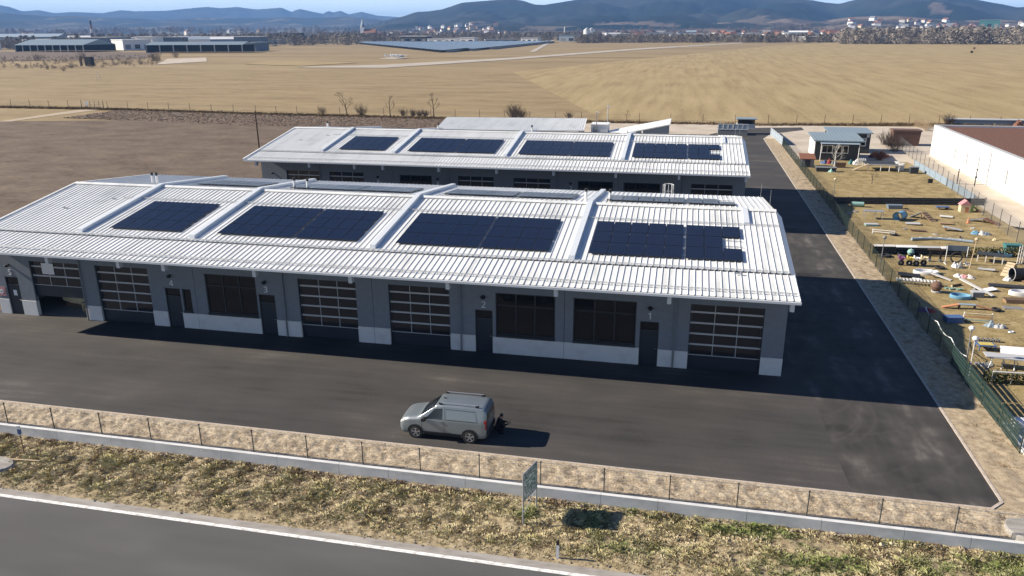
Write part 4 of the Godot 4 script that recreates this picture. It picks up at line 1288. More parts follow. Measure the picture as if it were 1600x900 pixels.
func tyre(label: String, at: Vector3, r: float, upright := false, turn := 0.0, called := "old_tyre") -> void:
	var t := thing(called, label, "tyre", at, turn)
	var bs := Basis(v3(1, 0, 0), PI / 2.0) if upright else Basis.IDENTITY
	put(mb().lathe([v2(r * 0.6, -0.08), v2(r * 0.95, -0.09), v2(r, -0.04), v2(r, 0.04), v2(r * 0.95, 0.09), v2(r * 0.6, 0.08), v2(r * 0.55, 0.0), v2(r * 0.6, -0.08)], v3(0, r if upright else 0.11, 0), bs, 20), "tread", "rubber", t)
	put(mb().lathe([v2(r * 0.62, 0.0), v2(r * 0.1, 0.01)], v3(0, r if upright else 0.06, 0), bs, 16), "hub", "mid_grey", t)

func tunnel(label: String, at: Vector3, l: float, r: float, m: String, turn := 0.0, hoops := 6, cat := "dog tunnel") -> void:
	var t := thing("dog_tunnel", label, cat, at, turn)
	var b := mb()
	for i in 14:
		var a0 := TAU * i / 14.0
		var a1 := TAU * (i + 1) / 14.0
		for k in hoops * 2:
			var x0 := -l / 2.0 + l * k / (hoops * 2.0)
			var x1 := x0 + l / (hoops * 2.0)
			var r0 := r * (1.0 if k % 2 == 0 else 0.93)
			var r1 := r * (0.93 if k % 2 == 0 else 1.0)
			var n0 := v3(0, sin(a0), cos(a0))
			var n1 := v3(0, sin(a1), cos(a1))
			b.tri_n(v3(x0, r, 0) + n0 * r0, v3(x1, r, 0) + n0 * r1, v3(x1, r, 0) + n1 * r1, n0, n0, n1)
			b.tri_n(v3(x0, r, 0) + n0 * r0, v3(x1, r, 0) + n1 * r1, v3(x0, r, 0) + n1 * r0, n0, n1, n1)
	put(b, "fabric_tube", m, t)
	for s in [-1.0, 1.0]:
		var ring := []
		for i in 15: ring.append(v3(s * l / 2.0, r + sin(TAU * i / 14.0) * r, cos(TAU * i / 14.0) * r))
		put(mb().path(ring, 0.03, 6), "hoop", "black" if m != "black" else "pale_grey", t)

func ramp(label: String, at: Vector3, l: float, h: float, w: float, m: String, m2: String, turn := 0.0, called := "agility_ramp") -> void:
	var t := thing(called, label, "dog ramp", at, turn)
	var an := atan2(h, l / 2.0)
	var sl := Vector2(l / 2.0, h).length()
	for s in [-1.0, 1.0]:
		var p := put(mb().box(v3(s * l / 4.0, h / 2.0 + 0.02, 0), v3(sl, 0.05, w), Basis(v3(0, 0, 1), -s * an)), "ramp_board", m if s < 0.0 else m2, t)
		for k in 4: put(mb().box(v3(s * l * (0.08 + 0.1 * k), h * (1.0 - (0.16 + 0.2 * k)) + 0.055, 0), v3(0.04, 0.03, w * 0.96), Basis(v3(0, 0, 1), -s * an)), "slat", "wood_dark", p)
	put(mb().box(v3(0, h / 2.0 - 0.02, w * 0.3), v3(0.07, h - 0.06, 0.07)).box(v3(0, h / 2.0 - 0.02, -w * 0.3), v3(0.07, h - 0.06, 0.07)), "leg", "wood_dark", t)

func jump(label: String, at: Vector3, w: float, h: float, bars: Array, turn := 0.0, post := "white") -> void:
	var t := thing("jump_hurdle", label, "dog hurdle", at, turn)
	for s in [-1.0, 1.0]: put(mb().tube(v3(s * w / 2.0, 0, 0), v3(s * w / 2.0, h, 0), 0.03, 0.03, 7).box(v3(s * w / 2.0, 0.02, 0), v3(0.07, 0.04, 0.5)), "upright", post, t)
	for i in bars.size(): put(mb().tube(v3(-w / 2.0, h * (i + 1.0) / (bars.size() + 0.4), 0.04), v3(w / 2.0, h * (i + 1.0) / (bars.size() + 0.4), 0.04), 0.035, 0.035, 7), "bar", bars[i], t)

func crate(called: String, label: String, cat: String, at: Vector3, s: Vector3, m: String, lid: String, turn := 0.0) -> void:
	var t := thing(called, label, cat, at, turn)
	put(mb().prism([v2(-s.x * 0.46, 0), v2(s.x * 0.46, 0), v2(s.x * 0.5, s.y * 0.9), v2(-s.x * 0.5, s.y * 0.9)], v3(0, 0.01, 0), Basis.IDENTITY, s.z), "box_body", m, t)
	put(mb().box(v3(0, s.y * 0.95 + 0.01, 0), v3(s.x * 1.06, s.y * 0.1, s.z * 1.05)), "box_lid", lid, t)

func heap(called: String, label: String, cat: String, at: Vector3, rx: float, h: float, rz: float, ms: Array, turn := 0.0) -> void:   # a crumpled cloth or bag
	var t := thing(called, label, cat, at, turn)
	for k in ms.size():
		var b := mb()
		var f := FastNoiseLite.new()
		f.seed = int(at.x * 31.0) + k
		f.frequency = 1.4
		var P := []
		for i in 9:
			var row := []
			for j in 13:
				var a := TAU * j / 12.0
				var r := i / 8.0
				var q := v3(cos(a) * r * rx, 0, sin(a) * r * rz) * (0.8 + 0.5 * f.get_noise_2d(cos(a) * 1.5 + k, sin(a) * 1.5))
				q.y = h * (1.0 - r * r) * (0.7 + 0.9 * f.get_noise_2d(q.x * 2.0 + 7.0, q.z * 2.0)) + 0.015
				row.append(q + v3((k - (ms.size() - 1) / 2.0) * rx * 0.9, 0, 0.1 * k))
			P.append(row)
		for i in 8:
			for j in 12: b.quad(P[i][j], P[i][j + 1], P[i + 1][j + 1], P[i + 1][j])
		put(b, "fold", ms[k], t)

func lamp(label: String, at: Vector3, h: float, lean: Vector3, head: String, pole := "mid_grey") -> void:
	var t := thing("lamp_post", label, "lamp post", at)
	put(mb().tube(v3(0, 0, 0), v3(0, h, 0) + lean, 0.04, 0.03, 8), "pole", pole, t)
	put(mb().lathe([v2(0, -0.16), v2(0.1, -0.13), v2(0.17, 0.0), v2(0.1, 0.13), v2(0, 0.16)], v3(0, h + 0.12, 0) + lean, Basis.IDENTITY, 12), "globe", head, t)

func park_things() -> void:
	# upper lawn between the two screens
	tunnel("short mint green fabric bolster lying by the black screen fence", Vector3(12.59, 0, -47.29), 1.3, 0.28, "mint", 0.0, 4, "dog bolster")
	crate("low_box", "blue-grey padded box step by the black screen fence", "step box", Vector3(16.31, 0, -47.03), v3(1.5, 0.42, 0.7), "slate", "slate", 0.1)
	board("low_platform", "dark blue low platform near the toy house", "platform", Vector3(21.25, 0, -47.66), 1.3, 0.7, "blue", 0.1, 0.0, 0.28)
	var t := thing("play_house", "small pink and cream toy house with pitched roof", "play house", Vector3(23.12, 0, -46.76))
	put(mb().box(v3(0, 0.4, 0), v3(0.95, 0.8, 0.8)), "wall", "cream", t)
	put(mb().prism([v2(-0.6, 0.78), v2(0.6, 0.78), v2(0, 1.3)], Vector3.ZERO, Basis.IDENTITY, 0.95), "roof", "pink", t)
	put(mb().box(v3(0.1, 0.3, 0.405), v3(0.35, 0.56, 0.03)), "door", "orange", t)
	t = thing("play_slide", "bright green toy slide with orange foot beside the toy house", "slide", Vector3(23.98, 0, -46.93), 0.2)
	put(mb().box(v3(0.2, 0.45, 0), v3(1.0, 0.06, 0.4), Basis(v3(0, 0, 1), -0.7)), "chute", "lime", t)
	put(mb().box(v3(-0.2, 0.4, 0), v3(0.3, 0.8, 0.45)), "ladder", "lime", t)
	put(mb().box(v3(0.62, 0.12, 0), v3(0.3, 0.2, 0.45)), "foot", "orange", t)
	t = thing("metal_table", "bare metal table frame with thin legs on the lawn", "table", Vector3(13.06, 0, -41.54))
	put(mb().span(v3(-1.0, 0.82, -0.4), v3(0.9, 0.86, 0.4)), "table_top", "galv", t)
	for p in [v3(-0.9, 0, -0.35), v3(-0.9, 0, 0.35), v3(0.8, 0, -0.35), v3(0.8, 0, 0.35), v3(0.1, 0, 0.35)]: put(mb().tube(p, p + v3(0, 0.82, 0), 0.025), "leg", "galv", t)
	tunnel("blue arched play tunnel with dark open end on the lawn", Vector3(15.54, 0, -41.44), 1.2, 0.46, "sky_blue", 0.9, 5)
	ramp("brown wooden A-frame climbing ramp with slatted boards", Vector3(17.89, 0, -42.18), 2.6, 0.75, 0.8, "slate", "wood", -0.9, "a_frame_ramp")
	board("wooden_board", "small white and brown board lying flat near the A-frame ramp", "board", Vector3(20.48, 0, -43.55), 1.2, 0.7, "offwhite", -0.3)
	board("wooden_board", "grey flat board on battens in front of the blue tunnel", "board", Vector3(16.36, 0, -39.66), 1.3, 0.7, "pale_grey", -0.2, 0.05)
	board("wooden_board", "brown flat board lying beside the orange cone", "board", Vector3(19.57, 0, -40.29), 1.2, 0.5, "wood", -0.1)
	board("wooden_board", "dark plank lying low on the lawn below the blue tunnel", "board", Vector3(16.10, 0, -36.73), 1.4, 0.4, "brown", -0.15)
	board("rocking_board", "pale tilted balance board casting a dark shadow on the lawn", "board", Vector3(19.34, 0, -37.62), 1.6, 0.7, "pale_grey", -0.1, -0.14, 0.28)
	t = thing("marker_cone", "small orange marker cone on the lawn", "cone", Vector3(21.84, 0, -41.27))
	put(mb().lathe([v2(0.16, 0.03), v2(0.03, 0.62), v2(0, 0.62)], Vector3.ZERO, Basis.IDENTITY, 14), "cone_body", "orange", t)
	put(mb().box(v3(0, 0.02, 0), v3(0.42, 0.04, 0.42)), "cone_base", "orange", t)
	ramp("low ramp with one rust-red board near the tall fence", Vector3(23.48, 0, -41.86), 3.0, 0.42, 0.8, "mid_grey", "rust_roof", -0.6)
	heap("tarpaulin", "crumpled blue and grey tarpaulin on the lawn behind the leaning pole", "tarpaulin", Vector3(21.60, 0, -36.81), 0.5, 0.4, 0.5, ["sky_blue", "pale_grey", "slate"])
	crate("storage_box", "pale mint low box near the lane fence", "box", Vector3(12.23, 0, -38.32), v3(1.2, 0.22, 0.6), "mint", "pale_grey", 0.1)
	jump("white plastic hurdle with a thick white bar near the lane fence", Vector3(12.66, 0, -35.06), 1.9, 0.45, ["white", "white"], -0.25)
	tyre("black tyre lying behind the white hurdle", Vector3(13.49, 0, -34.73), 0.34)
	t = thing("collapsed_tunnel", "long pale blue collapsed fabric tunnel lying along the cloth-topped screen", "dog tunnel", Vector3(17.25, 0, -33.11))
	var arc := []
	for i in 13: arc.append(v3(-2.6 + i * 0.43, 0.14, -0.55 * sin(PI * i / 12.0)))
	put(mb().path(arc, 0.13, 10), "fabric_tube", "screen_blue", t)
	for i in 5: put(mb().box(arc[2 + i * 2] + v3(0, 0.13, 0), v3(0.3, 0.03, 0.16)), "patch", "white", t)
	crate("storage_box", "teal storage box behind the ivy-covered fence", "box", Vector3(22.28, 0, -31.02), v3(1.3, 0.6, 0.8), "teal", "teal")
	heap("white_cloth", "little white cloth bundle beside the ivy-covered fence", "cloth", Vector3(22.00, 0, -34.50), 0.2, 0.4, 0.2, ["cream"])
	# middle lawn
	tyre("large black tyre lying by the lane fence end of the cloth-topped screen", Vector3(11.08, 0, -26.95), 0.5)
	pool("round black trampoline rim lying under the cloth-topped screen", Vector3(13.05, 0, -27.34), 0.95, 0.75, 0.25, "black", "black", "trampoline", "trampoline")
	t = thing("play_ball", "pale turquoise ball resting in the black trampoline rim", "ball", Vector3(13.21, 0, -27.58))
	put(mb().lathe([v2(0, 0.0), v2(0.2, 0.06), v2(0.3, 0.28), v2(0.2, 0.5), v2(0, 0.56)], v3(0, 0.08, 0), Basis.IDENTITY, 16), "ball_skin", "mint", t)
	put(mb().tube(v3(0, 0.63, 0), v3(0, 0.66, 0), 0.03), "valve", "white", t)
	var kinds := [["purple plastic seat tub on a tyre row", 1407, "purple"], ["yellow plastic seat tub on a tyre row", 1421, "yellow"], ["white and blue plastic seat tub on a tyre row", 1432, "white"], ["beige plastic seat tub on a tyre row", 1441, "cream"]]
	var spots := [Vector3(11.70, 0, -24.37), Vector3(12.35, 0, -24.41), Vector3(12.88, 0, -24.42), Vector3(13.50, 0, -24.73)]
	for i in 4:
		tyre("tyre standing upright under the %s tub" % ["purple", "yellow", "white", "beige"][i], spots[i], 0.25, true, 0.3)
		t = thing("seat_tub", kinds[i][0], "tub", spots[i] + v3(0, 0.5, 0))
		put(mb().lathe([v2(0.16, 0), v2(0.29, 0.22), v2(0.25, 0.22), v2(0.15, 0.03), v2(0, 0.03)], Vector3.ZERO, Basis.IDENTITY, 14), "tub_bowl", kinds[i][2], t)
		put(mb().box(v3(-0.22, 0.28, 0), v3(0.05, 0.22, 0.3)), "backrest", kinds[i][2], t)
	t = thing("brush_stand", "black upright stand with two hanging brushes", "stand", Vector3(14.74, 0, -26.11))
	put(mb().span(v3(-0.65, 1.0, -0.05), v3(0.65, 1.08, 0.05)), "cross_bar", "wood_dark", t)
	for s in [-1.0, 1.0]:
		put(mb().box(v3(s * 0.4, 0.55, 0), v3(0.14, 0.9, 0.1)), "brush", "black", t)
		put(mb().box(v3(s * 0.42, 0.12, 0), v3(0.22, 0.24, 0.3)), "foot", "mid_grey", t)
	t = thing("hoop_jump", "hanging black ring in a white tube frame with blue board above", "dog hurdle", Vector3(16.17, 0, -25.63))
	for s in [-1.0, 1.0]: put(mb().tube(v3(s * 0.78, 0, 0), v3(s * 0.78, 1.55, 0), 0.03).box(v3(s * 0.78, 0.03, 0), v3(0.07, 0.05, 0.7)), "upright", "white", t)
	put(mb().span(v3(-0.85, 1.15, -0.05), v3(0.85, 1.6, 0.0)), "top_board", "slate", t)
	var ring := []
	for i in 19: ring.append(v3(cos(TAU * i / 18.0) * 0.42, 0.62 + sin(TAU * i / 18.0) * 0.42, 0.05))
	put(mb().path(ring, 0.06, 7), "ring", "rubber", t)
	heap("cloth_bundle", "white and grey cloth bundle in front of the hanging ring", "cloth", Vector3(16.04, 0, -24.68), 0.35, 0.5, 0.35, ["white", "mid_grey"])
	t = thing("low_table", "dark-topped low table with pale legs on the lawn", "table", Vector3(19.20, 0, -26.99), -0.35)
	put(mb().box(v3(0, 0.66, 0), v3(2.0, 0.06, 1.0)), "table_top", "house_dark", t)
	for p in [v3(-0.9, 0, 0.42), v3(-0.3, 0, 0.42), v3(0.3, 0, 0.42), v3(0.9, 0, 0.42), v3(-0.9, 0, -0.42), v3(0.9, 0, -0.42)]: put(mb().box(p + v3(0, 0.31, 0), v3(0.08, 0.62, 0.08)), "leg", "offwhite", t)
	pool("bright blue oval paddling pool beside the dark-topped table", Vector3(20.66, 0, -29.05), 0.95, 0.6, 0.24, "sky_blue", "sky_blue")
	t = thing("lattice_frame", "white lattice garden frame standing at the lawn edge", "trellis", Vector3(21.68, 0, -26.91), 0.6)
	for k in 6:
		put(mb().box(v3(-0.75 + k * 0.3, 0.8, 0), v3(0.05, 1.6, 0.04)), "slat", "offwhite", t)
		put(mb().box(v3(0, 0.1 + k * 0.28, 0.042), v3(1.6, 0.05, 0.04)), "slat", "offwhite", t)
	tyre("flat tyre ring lying alone on the lawn", Vector3(14.56, 0, -24.02), 0.38)
	board("wooden_board", "small grey board with pale edge beside the leaning pole", "board", Vector3(18.06, 0, -24.18), 1.2, 0.45, "pale_grey", -0.5, 0.08)
	pool("white oval shell pool in the middle of the lawn", Vector3(13.07, 0, -22.31), 0.95, 0.55, 0.26, "white", "white")
	board("plank_pile", "two crossed pale planks leaning on the ground", "planks", Vector3(13.86, 0, -21.10), 1.5, 0.35, "offwhite", -0.6, -0.18, 0.2)
	heap("patterned_cloth", "pink and white patterned cloth heap on the lawn", "cloth", Vector3(15.76, 0, -21.99), 0.45, 0.3, 0.4, ["white", "pink", "offwhite"])
	ramp("pale wooden slide ramp with handrails at the lawn edge", Vector3(19.54, 0, -23.60), 2.2, 0.9, 0.6, "wood_pale", "wood_pale", 0.9)
	tunnel("large black corrugated tunnel at the lawn edge", Vector3(20.02, 0, -22.00), 2.0, 0.5, "black", 0.15, 8)
	heap("white_sack", "white sack lying at the mouth of the black tunnel", "sack", Vector3(18.72, 0, -21.74), 0.4, 0.35, 0.35, ["white"])
	# lower lawn
	t = thing("rail_rack", "long low white slatted rack beside the lane fence", "rack", Vector3(11.68, 0, -19.36), -0.1)
	put(mb().span(v3(-1.5, 0.3, -0.04), v3(1.5, 0.36, 0.04)).span(v3(-1.5, 0.3, 0.4), v3(1.5, 0.36, 0.48)), "rail", "pale_grey", t)
	for k in 13: put(mb().box(v3(-1.44 + k * 0.24, 0.39, 0.22), v3(0.1, 0.04, 0.56)), "slat", "white", t)
	for s in [-1.0, 1.0]: put(mb().box(v3(s * 1.3, 0.15, 0.2), v3(0.08, 0.3, 0.5)), "leg", "mid_grey", t)
	board("sand_box", "dark framed shallow sand box beside the white rack", "sand box", Vector3(11.56, 0, -21.15), 1.6, 0.9, "black", -0.2, 0.0, 0.2)
	heap("toy_bones", "white plastic toys lying inside the dark sand box", "toys", Vector3(12.02, 0, -20.73), 0.3, 0.25, 0.25, ["white", "white"])
	t = thing("exercise_ball", "big shiny brown exercise ball on a low stand", "ball", Vector3(12.53, 0, -17.52))
	put(mb().lathe([v2(0, 0.0), v2(0.18, 0.04), v2(0.32, 0.16), v2(0.38, 0.38), v2(0.32, 0.6), v2(0.18, 0.72), v2(0, 0.76)], v3(0, 0.12, 0), Basis.IDENTITY, 20), "ball_skin", "brown", t)
	put(mb().lathe([v2(0.3, 0.0), v2(0.34, 0.14), v2(0.28, 0.16), v2(0.26, 0.0)], Vector3.ZERO, Basis.IDENTITY, 16), "stand_ring", "pale_grey", t)
	for k in 5:
		t = thing("small_cup", "little mint plastic cup in a row beside the exercise ball", "cup", Vector3(13.49, 0, -18.47) + v3(k * 0.26, 0, 0.1 * (k % 2)), 0.0, "row of mint cups")
		put(mb().lathe([v2(0, 0.01), v2(0.08, 0.01), v2(0.11, 0.16), v2(0.09, 0.16), v2(0.07, 0.03), v2(0, 0.03)], Vector3.ZERO, Basis.IDENTITY, 10), "cup_body", "mint", t)
	pool("sky blue oval shell pool standing below the brown ball", Vector3(13.87, 0, -16.46), 0.72, 0.5, 0.26, "sky_blue", "sky_blue")
	t = thing("see_saw", "white see-saw plank with dark block under its low end", "see-saw", Vector3(15.43, 0, -18.25), -1.0)
	put(mb().box(v3(0, 0.38, 0), v3(2.9, 0.06, 0.3), Basis(v3(0, 0, 1), -0.16)), "plank", "offwhite", t)
	put(mb().prism([v2(-0.25, 0), v2(0.25, 0), v2(0.05, 0.36), v2(-0.05, 0.36)], Vector3.ZERO, Basis.IDENTITY, 0.4), "pivot", "mid_grey", t)
	crate("grey_crate", "black and grey crate at the see-saw's low end", "crate", Vector3(15.13, 0, -17.01), v3(0.8, 0.42, 0.5), "mid_grey", "pale_grey", 0.1)
	board("wooden_board", "tilted white board lying beside the see-saw", "board", Vector3(16.45, 0, -18.60), 1.0, 0.6, "white", 0.4, 0.12)
	t = thing("drain_pipes", "two dark drain pipes lying side by side on the lawn", "pipe", Vector3(18.13, 0, -19.86), -0.08)
	for k in 2: put(mb().tube(v3(-1.3, 0.12, k * 0.28), v3(1.3, 0.12, k * 0.28), 0.12, 0.12, 10), "pipe", "house_dark", t)
	pool("white oval tub at the lawn edge below the drain pipes", Vector3(18.41, 0, -17.96), 0.9, 0.45, 0.34, "white", "white", "tub", "shell_tub")
	crate("wooden_crate", "low brown wooden crate in front of the white tub", "crate", Vector3(17.36, 0, -16.18), v3(1.5, 0.28, 0.6), "wood", "wood_dark", 0.05)
	t = thing("dog_walk", "long low balance beam painted orange, blue and orange", "balance beam", Vector3(13.57, 0, -14.05), 0.02)
	for k in 3: put(mb().box(v3(-1.05 + k * 1.05, [0.2, 0.34, 0.2][k], 0), v3(1.12, 0.05, 0.3), Basis(v3(0, 0, 1), [0.26, 0.0, -0.26][k])), "beam_board", ["orange", "screen_blue", "orange"][k], t)
	for s in [-1.0, 1.0]: put(mb().box(v3(s * 0.5, 0.16, 0), v3(0.07, 0.32, 0.28)), "leg", "wood_dark", t)
	tyre("small tyre lying at the end of the painted balance beam", Vector3(15.42, 0, -14.03), 0.3)
	board("rubber_mat", "thin grey rubber mat lying on the lawn beyond the balance beam", "mat", Vector3(16.73, 0, -14.82), 1.2, 0.6, "mid_grey", 0.0, 0.0, 0.04)
	jump("hurdle with pastel striped bars on thin white uprights", Vector3(13.34, 0, -11.22), 1.7, 0.75, ["mint", "orange", "cream"], 0.0)
	heap("blue_bag", "pale blue and white bag lying beside the striped hurdle", "bag", Vector3(14.24, 0, -10.69), 0.5, 0.4, 0.3, ["screen_blue", "pale_grey"])
	heap("purple_cloth", "dark red cloth lying in the building's shadow by the fence", "cloth", Vector3(10.78, 0, -13.09), 0.5, 0.3, 0.4, ["purple", "red"])
	crate("blue_crate", "dark blue crate in the building's shadow by the fence", "crate", Vector3(11.85, 0, -11.16), v3(1.1, 0.4, 0.6), "blue", "blue", 0.2)
	for k in 5:
		t = thing("feed_bucket", "small grey bucket in the row behind the yellow pad", "bucket", Vector3(12.37, 0, -7.84) + v3(k * 0.28, 0, 0.0), 0.0, "row of grey buckets")
		put(mb().lathe([v2(0, 0.01), v2(0.09, 0.01), v2(0.12, 0.22), v2(0.1, 0.22), v2(0.08, 0.03), v2(0, 0.03)], Vector3.ZERO, Basis.IDENTITY, 10), "bucket_wall", "mid_grey", t)
	t = thing("agility_table", "blue framed pause table with bright yellow top", "pause table", Vector3(12.33, 0, -6.48), 0.05)
	put(mb().box(v3(0, 0.34, 0), v3(1.0, 0.05, 0.7)), "frame_top", "blue", t)
	put(mb().box(v3(0, 0.375, 0), v3(0.78, 0.02, 0.48)), "yellow_pad", "yellow", t)
	for p in [v3(-0.45, 0, 0.3), v3(0.45, 0, 0.3), v3(-0.45, 0, -0.3), v3(0.45, 0, -0.3)]: put(mb().tube(p, p + v3(0, 0.33, 0), 0.035), "leg", "blue", t)
	t = thing("white_table", "white folding trestle table with crossed legs near the hedge row", "table", Vector3(12.56, 0, -3.74), -0.1)
	put(mb().box(v3(0, 0.7, 0), v3(2.4, 0.05, 0.8)), "table_top", "pale_grey", t)
	for k in 4: put(mb().tube(v3(-1.0 + k * 0.66, 0, 0.35), v3(-0.6 + k * 0.5, 0.68, -0.3), 0.03).tube(v3(-0.6 + k * 0.66, 0, -0.3), v3(-1.0 + k * 0.66, 0.68, 0.35), 0.03), "leg", "white", t)
	board("white_sheet", "large white sheet of board leaning over the lawn edge", "board", Vector3(13.96, 0, -5.81), 2.0, 1.3, "white", -0.3, 0.1, 0.3)
	heap("garden_hose", "coiled grey hose heap beside the white trestle table", "hose", Vector3(11.28, 0, -3.93), 0.3, 0.2, 0.3, ["mid_grey", "pale_grey"])
	put_rail("white_rail", "long pale rail lying along the near hedge row", Vector3(10.95, 0, -1.23), Vector3(13.89, 0, -1.35))
	lamp("garden lamp with white globe at the end of the black screen fence", Vector3(10.56, 0, -50.31), 2.3, Vector3.ZERO, "cream")
	lamp("tall grey floodlight pole standing inside the lane fence", Vector3(9.65, 0, -22.33), 2.7, v3(0.02, 0, 0), "mid_grey")
	lamp("leaning pale wooden pole on the middle lawn", Vector3(16.83, 0, -24.29), 2.4, v3(0.15, 0, 0), "wood_pale", "wood_pale")
	lamp("white-headed lamp on a grey pole behind the fence screen", Vector3(10.30, 0, -3.36), 2.3, v3(-0.05, 0, 0), "white")
	lamp("white-headed lamp on a pinkish pole beside its twin at the fence", Vector3(9.97, 0, -1.70), 2.3, v3(-0.05, 0, 0), "white", "offwhite")
	# small things strewn over the grass
	for k in 34:
		var q := v3(rng.randf_range(10.6, 24.0), 0.0, rng.randf_range(-46.0, -3.0))
		if k < 14:
			t = thing("short_log", "short cut log lying in the dry grass of the dog park", "log", q, rng.randf() * 6.0, "short logs on the dog park lawn")
			var l := rng.randf_range(0.3, 0.7)
			put(mb().tube(v3(-l, 0.09, 0), v3(l, 0.1, 0), 0.1, 0.085, 9, false), "bark", "wood_dark", t)
			for e in [-1.0, 1.0]: put(mb().tube(v3(e * l, 0.095, 0), v3(e * (l + 0.01), 0.095, 0), 0.09, 0.08, 9), "cut_end", "wood_pale", t)
		elif k < 24:
			t = thing("feeding_bowl", "little grey metal feeding bowl on the dog park lawn", "bowl", q, 0.0, "feeding bowls on the dog park lawn")
			put(mb().lathe([v2(0.16, 0.0), v2(0.2, 0.06), v2(0.17, 0.11), v2(0.15, 0.1), v2(0.13, 0.04), v2(0, 0.035)], Vector3.ZERO, Basis.IDENTITY, 14), "bowl_wall", ["steel", "mid_grey", "pale_grey"][k % 3], t)
		else:
			t = thing("flat_stone", "flat pale stepping stone on the dog park lawn", "stone", q, rng.randf() * 6.0, "stepping stones on the dog park lawn")
			put(mb().lathe([v2(0, 0.06), v2(0.22, 0.06), v2(0.28, 0.02), v2(0.28, -0.02)], v3(0, 0.03, 0), Basis.IDENTITY.scaled(v3(1.3, 1, 0.8)), 9), "stone_top", ["shoulder", "mid_grey"][k % 2], t)
	# machines behind the last fence panels
	var ug := put(mb().span(v3(9.75, -0.05, 3.6), v3(11.4, 0.1, 8.2)), "equipment_slab", "concrete")
	tag(ug, "grey concrete slab under the two white fan units", "slab")
	for k in 2:
		t = thing("fan_unit", ["white round fan unit on the slab, towards the hedge row", "white round fan unit on the slab, towards the yard corner"][k], "fan unit", [v3(10.2, 0.1, 4.4), v3(10.2, 0.1, 6.5)][k])
		put(mb().tube(v3(-0.2, 0.42, 0), v3(0.5, 0.42, 0), 0.26, 0.26, 16), "drum", "white", t)
		put(mb().tube(v3(0.5, 0.42, 0), v3(0.56, 0.42, 0), 0.2, 0.2, 16), "fan_opening", "black", t)
		var fr := mb()
		fr.path([v3(-0.35, 0, -0.35), v3(-0.35, 0.8, -0.35), v3(-0.35, 0.8, 0.35), v3(-0.35, 0, 0.35)], 0.03, 6)
		put(fr, "tube_frame", "white", t)
	t = thing("hose_line", "pale hose strung along the top of the lane fence", "hose", Vector3.ZERO)
	var hp := []
	for i in 16: hp.append(v3(9.68, 1.32 - 0.22 * sin(PI * fmod(i / 5.0, 1.0)), -10.0 + i * 0.55))
	put(mb().path(hp, 0.028, 6), "hose_run", "white", t)
	put(mb().box(hp[0], v3(0.08, 0.12, 0.08)), "clip", "mid_grey", t)

func put_rail(called: String, label: String, a: Vector3, b: Vector3) -> void:
	var t := thing(called, label, "rail", a)
	put(mb().tube(v3(0, 0.75, 0), b - a + v3(0, 0.75, 0), 0.05, 0.05, 8), "rail_tube", "offwhite", t)
	for k in 4: put(mb().tube((b - a) * k / 3.0, (b - a) * k / 3.0 + v3(0, 0.74, 0), 0.03), "post", "mid_grey", t)

